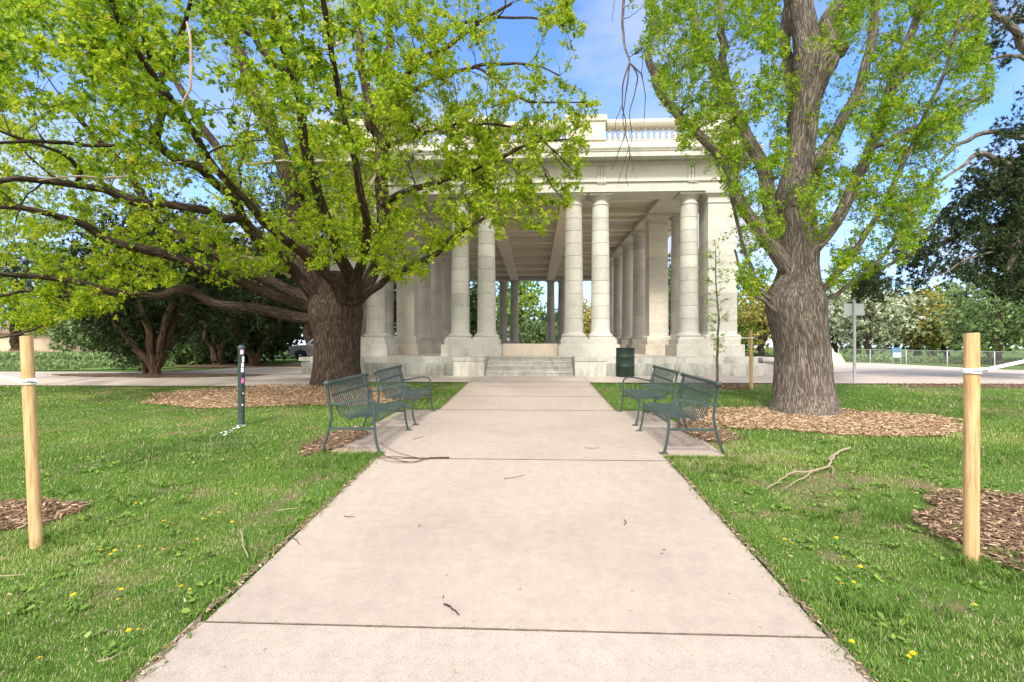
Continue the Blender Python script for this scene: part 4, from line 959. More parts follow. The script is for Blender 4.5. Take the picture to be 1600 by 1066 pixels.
def trunk_mesh(sk, rings, Y, nseg=56, flare=.35, lobes=7, seed=1, step=.06, amp=.035, fh=.5, k_=.93, bumps=()):
    """rings [(py, xl, xr)] from the base up -> one detailed tapering trunk with root flare"""
    r = np.random.default_rng(seed); C = []
    for py, xl, xr in rings: a = at(xl, py, Y); b = at(xr, py, Y); C.append([(a[0]+b[0])/2, Y, a[2], (b[0]-a[0])/2*k_])
    C = np.array(C); L_ = C[-1,2]-C[0,2]; n = max(12, int(L_/step)); Q = cat(C, n); a = np.arange(nseg)*2*PI/nseg; V = []; B = []
    ph = r.uniform(0, 6.28, 12)
    for q in Q:
        h = q[2]-C[0,2]; fl = math.exp(-h/fh); rad = q[3]*(1+amp*(np.sin(3*a+ph[0]+h*.5)+.7*np.sin(5*a+ph[1]-h*.7)+.5*np.sin(8*a+ph[2]+h)))
        rad = rad*(1+flare*fl*(.25+.75*np.maximum(0, np.sin(lobes*a/1+ph[3]+.6*np.sin(2*a+ph[4])))))
        rad = rad+.010*np.sin(26*a+1.4*np.sin(h*5+ph[5]))+.006*np.sin(41*a+1.8*np.sin(h*7+ph[6])); rad = rad+r.normal(0, .003, nseg)
        for bc, sg, am in bumps: rad = rad+am*np.exp(-((q[0]+q[3]*np.cos(a)-bc[0])**2+(q[1]+q[3]*np.sin(a)-bc[1])**2+(q[2]-bc[2])**2*.7)/(2*sg*sg))
        V.append(np.stack([q[0]+rad*np.cos(a), q[1]+rad*np.sin(a), np.full(nseg, q[2])], -1)); B.append(np.stack([np.cos(a)*q[3], np.sin(a)*q[3], np.full(nseg, h*.22)], -1))
    V = np.concatenate(V); B = np.concatenate(B); i = np.arange(nseg); j = (i+1) % nseg; k = np.arange(n-1)[:,None]*nseg
    F = np.stack([k+i, k+j, k+nseg+j, k+nseg+i], -1).reshape(-1, 4); sk.V.append(V); sk.F.append(F+sk.off); sk.B.append(B); sk.off += len(V); return Q

# ---- the big spreading oak, left
tb = gp(523, 604); YT = float(tb[1])+.6; Lr = np.random.default_rng(11)
oak = empty('oak_tree', (tb[0], YT, float(gz(tb[0], YT)))); tag(oak, 'huge spreading oak on the left with low sweeping limbs and yellow-green new leaves', 'tree')
sk = Skel((tb[0], YT, 1.6))
trunk_mesh(sk, [(612,474,574),(600,480,568),(580,484,565),(555,486,564),(530,486,565),(505,480,568),(485,478,570),(465,484,566),(440,492,556),(425,505,540)], YT, flare=.16, seed=3, fh=.28, k_=.85)
Y0 = YT
LIMBS = [
 [(520,505,Y0,30),(480,499,Y0-.4,22),(422,485,13.2,22),(355,477,12.6,18),(314,465,12.2,17),(280,458,11.9,17),(250,463,11.6,16),(189,456,11,13),(135,443,10.5,12),(67,434,9.9,10),(0,428,9.3,9),(-90,415,8.6,7)],
 [(515,495,Y0,34),(473,478,13.6,23),(405,451,12.9,19),(338,428,12.2,18),(280,404,11.6,19),(216,384,11,18),(162,366,10.5,16),(125,352,10.1,14),(82,337,9.7,12),(32,326,9.3,10),(0,324,9,8),(-80,330,8.4,6)],
 [(510,490,Y0+.2,34),(470,464,14.2,24),(415,436,13.9,21),(370,410,13.7,19),(325,394,13.4,18),(290,380,13.2,17),(257,360,13,16),(235,330,12.8,15),(215,292,12.6,14),(190,255,12.4,12),(150,215,12,10),(110,170,11.6,8)],
 [(505,470,Y0-.3,28),(470,440,13.4,24),(440,405,12.8,23),(417,385,12.3,21),(395,362,11.9,23),(378,335,11.5,20),(366,308,11.1,18),(335,285,10.6,17),(312,262,10.2,16),(285,252,9.9,15),(262,238,9.6,16),(246,225,9.4,17),(247,205,9.2,16),(250,185,9.0,14),(254,160,8.7,13),(243,138,8.5,13),(257,111,8.2,11),(276,70,7.8,10),(292,25,7.4,8),(305,-30,7,6)],
 [(243,140,8.5,11),(236,100,8.1,10),(228,60,7.7,9),(210,15,7.2,8),(200,-40,6.8,6)],
 [(380,338,11.5,17),(350,342,11.2,16),(325,332,10.9,16),(275,324,10.5,15),(225,317,10.1,15),(195,307,9.8,14),(155,295,9.4,13),(120,289,9.1,13),(82,285,8.8,12),(37,280,8.4,11),(0,284,8.1,10),(-70,290,7.5,8)],
 [(516,480,Y0,60),(502,455,Y0-.1,52),(492,420,Y0-.1,47),(475,380,Y0,42),(460,330,Y0,36),(445,280,Y0,32),(436,242,Y0,30),(425,205,Y0,27),(405,160,Y0-.1,25),(385,105,Y0-.2,23),(368,65,Y0-.3,20),(352,20,Y0-.4,17),(335,-60,Y0-.5,12)],
 [(545,470,Y0-.4,34),(550,435,13.3,24),(532,405,12.8,22),(513,370,12.3,21),(500,330,11.8,20),(494,290,11.3,19),(486,250,10.8,18),(480,212,10.4,17),(472,180,10,16),(469,150,9.7,15),(459,118,9.4,16),(449,92,9.1,15),(437,65,8.8,13),(425,20,8.4,10),(415,-40,8,8)],
 [(455,112,9.4,14),(427,100,9.3,13),(400,65,9.1,12),(382,42,9,11),(368,15,8.8,9),(350,-40,8.6,7)],
 [(545,490,Y0+.1,28),(562,462,Y0+.3,25),(582,430,Y0+.5,24),(597,400,Y0+.6,24),(602,355,Y0+.6,24),(597,305,Y0+.6,25),(587,255,Y0+.6,24),(581,205,Y0+.5,23),(580,187,Y0+.5,20),(576,150,Y0+.5,18),(567,100,Y0+.4,17),(562,62,Y0+.4,15),(556,12,Y0+.3,13),(550,-50,Y0+.2,10)],
 [(545,488,Y0,20),(574,456,Y0-.2,16),(596,442,Y0-.4,14),(619,431,Y0-.6,13),(650,412,12.5,15),(690,385,12.1,12),(730,355,11.8,8),(770,335,11.5,5)],
 [(590,262,Y0+.5,16),(602,210,14.6,15),(614,160,14.4,14),(628,123,14.2,13),(655,102,14,12),(680,87,13.8,11),(709,66,13.6,9),(750,34,13.4,7),(800,5,13.2,5)],
 [(594,270,Y0+.7,18),(604,190,Y0+1,16),(607,110,Y0+1.2,15),(608,37,Y0+1.3,13),(610,-40,Y0+1.4,10)],
 [(598,320,Y0+.2,14),(635,300,13.7,12),(690,280,13,11),(740,262,12.6,10),(767,252,12.4,9),(800,240,12.2,7),(822,228,12,6),(850,220,11.8,4),(890,218,11.6,3)],
 [(600,230,Y0,12),(640,215,13.7,8),(690,200,13.2,6),(733,194,12.8,5),(787,196,12.5,4.5),(838,213,12.2,4),(870,240,12,3),(890,262,11.9,2.5)],
 [(612,165,14.4,12),(650,140,13.9,9),(716,111,13.4,7),(777,99,13,6),(831,101,12.7,4),(875,118,12.4,2.5)],
 [(740,104,13.2,5),(763,116,13,5),(804,149,12.7,5),(838,160,12.5,4),(880,160,12.2,3),(915,160,12,2)],
 [(640,90,14,7),(700,45,13.5,6),(760,30,13.2,5),(830,28,12.9,4),(880,40,12.6,3)],
 [(822,228,12,5),(842,250,11.9,4),(862,290,11.8,3),(888,318,11.7,2.5)],
 [(540,475,Y0-.3,26),(520,440,12.7,22),(470,395,11.3,18),(400,330,9.8,15),(330,250,8.4,13),(270,160,7.2,11),(200,60,6.2,10),(150,-60,5.4,9)],
 [(545,475,Y0-.3,24),(560,430,12.7,20),(575,370,11.4,16),(560,290,10,14),(540,190,8.7,12),(520,90,7.6,11),(500,-30,6.7,10)],
 [(250,461,11.6,11),(190,460,11,8),(145,460,10.6,7),(95,461,10.1,7),(60,457,9.8,6),(34,456,9.6,6),(0,463,9.2,5),(-60,470,8.6,4)],
 [(135,443,10.5,6),(115,474,10,5),(68,508,9.5,4),(34,521,9.2,4),(0,528,8.8,3)],
 [(520,480,Y0+.4,40),(480,430,15.2,28),(430,360,15.8,22),(370,280,16.4,18),(310,190,16.9,14),(260,100,17.3,10)],
 [(510,488,Y0+.4,36),(440,450,15.6,24),(360,400,16.6,18),(270,340,17.3,14),(170,290,17.8,10),(80,240,18.2,7)],
 [(120,289,9.1,9),(125,268,8.8,9),(112,250,8.5,8),(85,235,8.2,6),(40,220,7.9,6),(0,205,7.6,5)],
 [(246,222,9.4,9),(215,224,9.1,8),(170,226,8.8,7),(120,226,8.4,7),(70,222,8,7),(20,222,7.6,6),(-30,225,7.2,5)],
]
for c in LIMBS: sk.limb([(a_, b_, y_, w_*.84) for a_, b_, y_, w_ in c], .11, 14 if c[0][3] > 18 else 9, True, .35, Lr)
# pale dead limbs
dead = Skel(oak.location)
for c in [[(455,432,13.1,12),(442,424,13,11),(405,407,12.5,10),(371,397,12.1,9),(344,374,11.8,8),(320,353,11.5,7),(306,340,11.3,6)],
          [(462,256,11.2,6),(448,252,11,6),(430,252,10.8,6),(408,256,10.6,5.5),(385,256,10.4,5)],
          [(300,250,9.7,4),(275,254,9.2,4.5),(240,262,8.8,5),(200,275,8.4,5),(165,278,8,5),(120,275,7.7,4),(60,282,7.3,3)],
          [(545,62,9.2,5),(520,72,9,6),(495,82,8.8,6)], [(592,255,Y0-.6,5),(580,290,Y0-.7,7),(566,322,Y0-.8,6)],
          [(292,35,6.4,5),(297,60,6.3,6),(299,100,6.2,6.5),(298,135,6.1,6),(290,150,6.05,5),(284,165,6,3)]]: dead.limb([(a_, b_, y_, w_*.72) for a_, b_, y_, w_ in c], .1, 8, True, .3, Lr)
n_dead = dead.n
CROWN = [(-40,-30),(905,-30),(915,40),(895,95),(905,140),(940,155),(925,200),(905,300),(890,318),(862,345),(858,366),(800,362),(745,372),(700,400),(668,432),(640,446),(610,438),(585,440),(555,405),(520,408),(470,430),(440,420),(380,445),(330,450),(290,452),(210,450),(190,480),(150,500),(90,500),(60,520),(-40,500)]
GAPS = [(72,118,60,30,.85),(95,195,40,30,.6),(30,255,35,25,.7),(210,15,20,12,.9),(335,85,30,45,.4),(320,235,22,18,.4),(800,60,45,45,.75),(745,150,40,28,.75),(655,165,40,25,.5),(700,120,25,15,.5),(870,80,45,40,.75),(820,120,50,20,.5),(870,250,25,40,.6),(530,330,14,26,.6),(300,300,25,12,.4),(180,345,22,16,.6),(590,300,16,60,.5),(440,300,16,45,.75),(250,200,14,25,.5),(570,130,14,60,.45),(800,180,50,14,.6),(850,280,30,20,.5),(115,365,30,12,.5),(545,455,50,18,.7),(330,440,60,16,.5),(230,430,40,12,.3),(900,180,30,30,.4),(385,60,18,40,.5)]
def sample_targets(n, poly, gaps, yfun, r, box):
    out = []
    while len(out) < n:
        px = r.uniform(box[0], box[2], 4000); py = r.uniform(box[1], box[3], 4000); k = inpoly(px, py, poly); px = px[k]; py = py[k]; keep = np.ones(len(px), bool)
        for gx_, gy_, gr, gh, p in gaps: keep &= ~(((px-gx_)/gr)**2+((py-gy_)/gh)**2 < 1) | (r.uniform(0, 1, len(px)) > p)
        keep &= vnoise(px+500, py+500, 42, 61) > r.uniform(.05, .62, len(px)); out += list(zip(px[keep], py[keep]))
    return np.array([at(a, b, yfun(a, b, r)) for a, b in out[:n]])
def oakY(px, py, r):
    dx = at(px, py, 13)[0]-tb[0]; span = math.sqrt(max(1.5, 10.5**2-dx*dx)); lo = YT-.86*span; hi = YT+.55*span
    if px > 600: return r.uniform(max(10.6, lo), min(14.6, hi))
    if py > 330: return r.uniform(max(9.0, lo), 15.5)
    if py < 170 and r.random() < .17: return r.uniform(5.6, 7.5)
    if py > 230 and r.random() < .78: return r.uniform(8.6+5.2*max(0, px)/520, 17.5)
    u = r.random()**1.15; return max(6.3, lo)+(hi-max(6.3, lo))*u
TG = np.concatenate([sample_targets(3700, CROWN, GAPS, oakY, Lr, (-40,-30,945,525)), sample_targets(420, [(470,150),(780,160),(800,240),(760,330),(640,340),(560,380),(480,340)], [], lambda a, c, r: r.uniform(12.4, 15.6), Lr, (470,150,800,380)), sample_targets(260, [(440,150),(640,150),(640,330),(560,390),(480,340)], [(430,260,25,80,1)], lambda a, c, r: r.uniform(14.3, 16.6), Lr, (440,150,640,390))])
up = unit(420, Lr); up = up[up[:,2] > .05]; up = np.array([tb[0], YT, 3.5])+up*np.array([9.5, 8.5, 8.5])*Lr.uniform(.55, 1, (len(up), 1))
def pxof(P):
    c, s_ = math.cos(YAW), math.sin(YAW); xr = P[:,0]*c+P[:,1]*s_; dp = -P[:,0]*s_+P[:,1]*c; return 800+FPX*xr/dp, HOR-FPX*(P[:,2]-CAMZ)/dp, dp
ux, uy, ud = pxof(up); upx = up.copy(); up = up[((uy < -20) | (ux < -30) | (ux > 1650)) & (ud > 3) & (up[:,1] > 5)]
# long thin branches fanning out toward the left and the top
for i in range(120):
    px = Lr.uniform(-40, 470) if i < 85 else Lr.uniform(470, 800); py = Lr.uniform(40, 470) if i < 85 else Lr.uniform(-20, 330); lim = 9+4.6*max(0, px)/520
    if not inpoly(np.array([px]), np.array([py]), CROWN)[0]: continue
    sk.branch(at(px, py, Lr.uniform(max(7.5, lim-2.2), lim+.6) if i < 85 else Lr.uniform(11, 13.6)), 6, Lr, rfac=.016)
lo_ = unit(400, Lr); lo_ = np.array([tb[0]-1, YT-1, 2.8])+lo_*np.array([9.5, 8.5, 4.5])*Lr.uniform(.7, 1, (400, 1)); lx_, ly_, ld_ = pxof(lo_); lo_ = lo_[(lx_ < -30) & (ld_ > 3) & (lo_[:,2] > 1.9) & (lo_[:,1] > 5)]; up = np.concatenate([up, lo_])
ALL = np.concatenate([TG, up]); d0 = np.array([np.min(np.linalg.norm(sk.P[:sk.n:3]-p, axis=1)) for p in ALL]); order = np.argsort(d0*(1+.25*Lr.normal(size=len(d0))))
lv = Leaves()
for i in order:
    vis = i < len(TG); B = sk.branch(ALL[i], 6, Lr)
    near = ALL[i][1] < 8.5; right = ALL[i][0] > -3.4
    rosettes(lv, B, Lr, 6 if near else (10 if vis else 6), 11, .070 if near else (.061 if vis else .14), .055 if right else .075, .35, .46 if not near else .33, near and ALL[i][1] < 7.8)
# bare twig sprays
for i in range(420):
    j = Lr.integers(0, sk.n); p = sk.P[j]+unit(1, Lr)[0]*np.array([1,1,.6])*Lr.uniform(.25, .9)
    if sk.R[j] < .05: sk.branch(p, 4, Lr)
sk.build('trunk', M['bark'], oak)
for k in range(len(dead.V)): ds = Skel(oak.location); ds.V = [dead.V[k]]; ds.F = [dead.F[k]-sum(len(v) for v in dead.V[:k])]; ds.B = [dead.B[k]]; ds.build('dead_limb', M['bark_dead'], oak)
lv.build('crown', M['oak'], oak)

# ---- the upright oak, right
rb = gp(1256, 650); YR = float(rb[1])+.45; Rr = np.random.default_rng(23)
oak2 = empty('oak_tree', (rb[0], YR, float(gz(rb[0], YR)))); tag(oak2, 'upright oak on the right with thick grey furrowed trunk in a ring of wood chips', 'tree')
s2 = Skel((rb[0], YR, 2.5))
trunk_mesh(s2, [(660,1190,1322),(645,1200,1312),(625,1208,1308),(600,1210,1303),(570,1211,1301),(540,1210,1297),(515,1205,1295),(495,1199,1293),(475,1196,1293),(458,1200,1289),(440,1209,1283),(415,1216,1280),(380,1217,1280),(340,1214,1275),(300,1212,1272),(260,1224,1272),(200,1231,1276),(150,1235,1284),(110,1239,1292),(90,1240,1290),(60,1238,1280),(20,1235,1272),(-40,1232,1262),(-120,1230,1250)], YR, flare=.18, seed=9, amp=.02, fh=.28, k_=.90, bumps=[(at(1224,482,YR-.5), .09, .07), (at(1216,455,YR-.45), .07, .03), (at(1232,508,YR-.5), .05, -.03), (at(1230,470,YR-.5), .025, -.05), (at(1286,474,YR-.35), .07, .04)])
Q = np.array([np.append(at(1247, y, YR), .2) for y in (420, 300, 200, 100, 0, -100)]); s2.put(cat(Q, 40)[:,:3], np.full(40, .2))
LIMB2 = [
 [(1245,450,YR,20),(1222,410,YR-.1,24),(1200,380,YR-.15,22),(1183,352,YR-.2,19),(1168,332,YR-.2,18),(1148,296,YR-.3,17),(1132,256,YR-.3,16),(1108,228,YR-.4,15),(1076,196,YR-.4,14),(1048,160,YR-.5,14),(1032,138,YR-.5,14),(1024,118,YR-.5,12),(1012,96,YR-.6,11),(1014,72,YR-.6,7),(1020,40,YR-.6,6),(1024,0,YR-.6,5),(1030,-50,YR-.6,4)],
 [(1246,430,YR+.1,24),(1226,375,YR+.1,26),(1204,320,YR+.2,23),(1192,260,YR+.3,20),(1160,196,YR+.4,18),(1136,160,YR+.4,17),(1112,100,YR+.5,15),(1092,48,YR+.5,13),(1072,0,YR+.5,11),(1050,-60,YR+.5,8)],
 [(1138,165,YR+.4,13),(1132,100,YR+.1,12),(1128,48,YR,11),(1122,0,YR,10),(1118,-60,YR,7)],
 [(1245,340,YR,22),(1260,298,YR,22),(1276,264,YR,19),(1300,224,YR,18),(1320,180,YR,16),(1344,140,YR,15),(1356,88,YR,13),(1364,40,YR,12),(1366,0,YR,10),(1368,-70,YR,7)],
 [(1240,440,YR-.1,20),(1266,398,YR-.2,20),(1292,362,YR-.3,18),(1320,320,YR-.4,17),(1340,276,YR-.5,16),(1360,232,YR-.5,15),(1380,180,YR-.6,14),(1396,136,YR-.6,13),(1412,80,YR-.6,12),(1428,40,YR-.6,11),(1436,0,YR-.6,9),(1444,-60,YR-.6,6)],
 [(1245,480,YR-.1,14),(1280,455,YR-.2,12),(1300,440,YR-.3,10),(1330,400,YR-.4,9),(1365,345,YR-.4,8),(1395,290,YR-.5,8),(1425,230,YR-.5,7),(1450,170,YR-.5,6),(1480,100,YR-.5,5),(1500,20,YR-.5,4)],
 [(1258,200,YR,14),(1270,150,YR,26),(1284,108,YR,36),(1290,85,YR,34),(1300,55,YR,32),(1308,30,YR,31),(1316,0,YR,28),(1326,-60,YR,22)],
 [(1238,200,YR+.2,16),(1232,120,YR+.4,16),(1230,40,YR+.5,15),(1226,-40,YR+.5,12)],
 [(1250,520,YR,8),(1206,470,YR,8),(1186,445,YR,7),(1165,400,YR,6),(1150,340,YR,5),(1140,300,YR,4)],
 [(1250,520,YR,8),(1204,480,YR-.2,6),(1180,462,YR-.3,5),(1160,430,YR-.4,4),(1148,390,YR-.4,3)],
 [(1240,510,YR,9),(1290,470,YR+.1,7),(1320,450,YR+.1,6),(1360,420,YR+.2,6),(1400,370,YR+.2,5),(1440,300,YR+.2,4)],
 [(1396,136,YR-.6,9),(1425,110,YR-.6,8),(1455,90,YR-.6,7),(1490,60,YR-.6,5),(1520,20,YR-.6,4)],
 [(1360,232,YR-.5,8),(1400,215,YR-.5,7),(1450,190,YR-.4,6),(1500,165,YR-.4,5),(1545,150,YR-.4,4)],
 [(1030,-60,YR-.6,6),(1005,-75,YR-1,6),(985,-50,YR-1.2,5),(975,0,YR-1.3,4.5),(972,40,YR-1.3,4),(976,70,YR-1.3,3.5),(984,95,YR-1.3,3)],
]
for c in LIMB2: s2.limb(c, .09, 14 if c[0][3] > 18 else 8, True, .3, Rr)
YH = YR-1.3
hang = Skel(oak2.location)
for c in [[(984,98,YH,3),(974,130,YH,2.4),(972,165,YH,2),(978,200,YH,1.6),(966,240,YH,1.3),(955,265,YH,1)], [(984,98,YH,3),(982,120,YH,2.4),(976,155,YH,2),(974,190,YH,1.6),(984,240,YH,1.4),(978,275,YH,1),(982,292,YH,.8)],
          [(986,100,YH,2.6),(996,120,YH,2.2),(990,150,YH,1.8),(984,180,YH,1.5),(988,215,YH,1.2),(978,245,YH,1),(966,285,YH,.8)], [(988,102,YH,2.4),(1003,120,YH,1.8),(1008,150,YH,1.4),(1006,192,YH,1)],
          [(960,0,YH+.2,1),(958,18,YH+.2,.8),(956,34,YH+.2,.7)], [(984,240,YH,1.2),(990,262,YH,.9),(984,270,YH,.7)], [(972,165,YH,1.4),(962,190,YH,1),(964,215,YH,.8)], [(1000,60,YH+.1,1.4),(1004,90,YH+.1,1.1),(1002,120,YH+.1,.9)]]: hang.limb(c, .06, 5, True, .4, Rr, 0)
C2 = [(1000,-30),(1545,-30),(1535,50),(1560,130),(1535,165),(1500,190),(1490,240),(1478,300),(1460,350),(1440,385),(1400,425),(1350,440),(1310,455),(1288,450),(1296,400),(1285,380),(1200,385),(1206,440),(1195,475),(1165,462),(1145,430),(1150,395),(1128,370),(1145,330),(1120,300),(1085,262),(1056,230),(1065,200),(1040,165),(1010,120),(995,90),(1015,60)]
G2 = [(1252,150,30,140,.93),(1250,330,28,60,.6),(1250,30,30,40,.8),(1200,200,18,30,.6),(1210,100,14,40,.4),(1160,140,16,20,.4),(1055,90,18,30,.5),(1310,140,18,40,.5),(1330,230,18,30,.6),(1300,290,18,30,.5),(1380,280,14,25,.5),(1400,200,12,30,.4),(1180,260,14,20,.5),(1080,240,16,14,.6),(1310,340,22,34,.5),(1480,230,26,30,.5),(1175,370,14,20,.4),(1350,100,12,20,.4)]
def oak2Y(px, py, r):
    dx = at(px, py, YR)[0]-rb[0]; span = math.sqrt(max(.6, 4.2**2-dx*dx)); return float(np.clip(YR+r.normal(0, .45)*span, YR-2.4, YR+2.8))
T2 = sample_targets(1980, C2, G2, oak2Y, Rr, (990,-30,1570,480))
u2 = unit(260, Rr); u2 = np.array([rb[0], YR, 8.5])+u2*np.array([3.6, 3.2, 4.0])*Rr.uniform(.5, 1, (260, 1)); ux, uy, ud = pxof(u2); u2 = u2[(uy < -20) & (ud > 3)]
A2 = np.concatenate([T2, u2]); d0 = np.array([np.min(np.linalg.norm(s2.P[:s2.n:3]-p, axis=1)) for p in A2]); order = np.argsort(d0*(1+.25*Rr.normal(size=len(d0)))); lv = Leaves()
for i in order:
    vis = i < len(T2); B = s2.branch(A2[i]+(0, 0, .0), 5, Rr, rfac=.007); rosettes(lv, B, Rr, 10 if vis else 5, 9, .044 if vis else .11, .055, -.1, .42)
for i in range(900):
    j = Rr.integers(0, s2.n); p = s2.P[j]+np.array([Rr.normal(0, .12), Rr.normal(0, .12), Rr.uniform(.3, .9)])
    x_, y_, _ = pxof(p[None]); 
    if not (1215 < x_[0] < 1290) and y_[0] < 470: s2.branch(p, 4, Rr, rfac=.007)
s2.build('trunk', M['bark_grey'], oak2); hang.build('hanging_twig', M['bark_red'], oak2); lv.build('crown', M['oak2'], oak2)

# ---- generic tree maker for everything further off
def tree(name, label, base, height, crown, m_leaf, m_bark, n_t, leaf, nl, seed, trunk_r, cat_='tree', limbs=7, tv=tri_t, tf=tri_f, wl=.5, group=None, forks=1, tint0=.45, splay=.25, crown_pow=.5, sites=5, dens=None, th=None, poly=None, yr=None, flat=.5):
    """crown = (cx offset, cy offset, z centre above base, rx, ry, rz)"""
    r = np.random.default_rng(seed); base = np.array(base, float); t = empty(name, base); tag(t, label, cat_, group); s = Skel(base+(0, 0, height*.25)); th = th or height*.45
    cx, cy, cz, rx, ry, rz = crown; cc = base+(cx, cy, cz)
    for f in range(forks):
        a = 2*PI*f/forks+r.uniform(0, 1); o_ = np.array([math.cos(a), math.sin(a), 0])*(splay if forks > 1 else 0)
        C = [np.append(base+o_*trunk_r*.8+(0, 0, -.1), trunk_r*1.25), np.append(base+o_*trunk_r+(0, 0, height*.06), trunk_r), np.append(base+o_*th*.5+(r.normal(0, .05), r.normal(0, .05), th*.5), trunk_r*.85), np.append(base+o_*th+(r.normal(0, .1), 0, th), trunk_r*.7), np.append(cc+o_*rx*.5+(0, 0, rz*.6), trunk_r*.2)]
        C = np.array(C); C[:,3] *= (1 if forks == 1 else .6); s.limb3(C, .25, 8, True, .3, r, .04)
        for k in range(limbs):
            i = r.integers(int(s.n*.2), s.n); Q = s.P[i]; R = s.R[i]; e = cc+unit(1, r)[0]*np.array([rx, ry, rz])*.75; mid = (Q+e)/2+(0, 0, .1*np.linalg.norm(e-Q)); s.limb3(np.array([np.append(Q, R*.6), np.append(mid, R*.4), np.append(e, R*.14)]), .25, 6, True, .3, r, .02)
    if poly: T_ = sample_targets(n_t, poly, [], yr, r, (min(p[0] for p in poly), min(p[1] for p in poly), max(p[0] for p in poly), max(p[1] for p in poly)))
    else:
        U = unit(n_t*2, r); T_ = cc+U*np.array([rx, ry, rz])*(r.uniform(.1, 1, (n_t*2, 1))**crown_pow)*(.8+.35*vnoise(U[:,0]*3+9, U[:,2]*3+U[:,1]*2+9, 1, seed))[:,None]; T_ = T_[(T_[:,2] > base[2]+.12)][:n_t]
    d0 = np.array([np.min(np.linalg.norm(s.P[:s.n:4]-p, axis=1)) for p in T_]); lv = Leaves()
    for i in np.argsort(d0):
        B = s.branch(T_[i], 4, r); rosettes(lv, B, r, sites, nl, leaf, leaf*1.5, .2, tint0, False, tv*np.array([wl, 1, 1]), tf, flat)
    s.build('trunk', m_bark, t); lv.build('crown', m_leaf, t); return t
def gb(px, py): q = gp(px, py); return q
frond = tri_t
# junipers on the left
J1 = [(95,470),(130,440),(200,430),(300,430),(330,470),(330,560),(300,575),(262,560),(215,540),(205,560),(190,585),(165,570),(140,560),(110,530),(95,500)]
b = gb(242, 586); tree('juniper_tree', 'dark multi-stemmed juniper standing in a mulch island left of the big oak', b, 6, (0,0,3.4,3.3,2.2,2.7), M['juniper'], M['bark_red'], 760, .11, 16, 41, .20, limbs=6, forks=7, splay=.5, wl=.30, sites=6, th=2.6, crown_pow=.45, tint0=.42)
b = gb(205, 588); b[1] += .6; tree('juniper_shrub', 'drooping dark juniper clump left of the juniper trunk, reaching the ground', b, 2.6, (-.5,0,1.5,1.25,1.1,1.35), M['juniper'], M['bark_red'], 330, .09, 16, 42, .10, 'shrub', limbs=4, forks=3, splay=.2, wl=.30, sites=6, th=1.2, tint0=.5)
b = gb(398, 573); tree('juniper_tree', 'broad dark juniper behind the green post with reddish forked trunks', b, 7, (-.1,0,3.6,2.7,2.4,3.0), M['juniper'], M['bark_red'], 800, .14, 15, 43, .24, limbs=6, forks=7, splay=.5, wl=.30, sites=6, th=2.6, crown_pow=.45, tint0=.35)
b = gb(318, 573); b[1] += 1; tree('juniper_tree', 'dense dark juniper mass between the two forked junipers', b, 5, (0,1,2.7,2.6,2.0,2.4), M['juniper'], M['bark_red'], 480, .13, 14, 44, .25, limbs=5, forks=3, splay=.3, wl=.30, sites=6, th=1.8, crown_pow=.4, tint0=.25)
b = gb(25, 560); tree('conifer_tree', 'grey-green spreading conifer at the far left above the tan wall', b, 9, (1,0,5.6,6.5,4,3.6), M['spruce'], M['bark'], 420, .28, 12, 45, .42, limbs=9, wl=.25, sites=5, th=4, tint0=.4)
b = np.array([-9.5, 30, .72]); tree('conifer_tree', 'tall blue-grey conifer seen through the top of the big oak', b, 17, (0,0,10,3.4,3.4,7), M['spruce'], M['bark'], 420, .34, 14, 46, .35, limbs=14, wl=.22, sites=5, th=9, tint0=.35)
b = np.array([-15.5, 34, .72]); tree('conifer_tree', 'dark conifer behind the junipers', b, 14, (0,0,8.6,4,4,6.0), M['juniper'], M['bark'], 420, .34, 14, 47, .35, limbs=14, wl=.22, sites=5, th=7, tint0=.5)
for lb, x, y, h, rx, sd, m_ in (('dense green shrub mass right behind the juniper island', -19.5, 26, 4.4, 3.4, 511, 'midgreen'), ('dark evergreen mass filling the gap behind the forked juniper', -16.6, 28, 5.2, 2.9, 512, 'juniper'), ('dark evergreen shrub beside the silver car', -19.4, 36, 5.5, 3.2, 513, 'juniper'), ('mid green tree behind the far left conifer', -30, 33, 6.5, 4.5, 514, 'midgreen')):
    tree('evergreen_shrub' if m_ == 'juniper' else 'broadleaf_tree', lb, (x, y, .72), h, (0,0,h*.5,rx,rx*.6,h*.5), M[m_], M['bark'], 420, .24, 12, sd, .2, 'shrub' if h < 6 else 'tree', wl=.45, crown_pow=.4, tint0=.3)
b = np.array([-25, 36, .72]); tree('broadleaf_tree', 'pale green broadleaf tree beyond the flower bed', b, 9, (0,0,5.2,5,4,3.8), M['midgreen'], M['bark'], 360, .28, 10, 48, .3, wl=.6)
b = np.array([-34, 44, .72]); tree('broadleaf_tree', 'distant green tree behind the tan wall', b, 10, (0,0,6,6,5,4.5), M['midgreen'], M['bark'], 300, .34, 10, 49, .3, wl=.6)
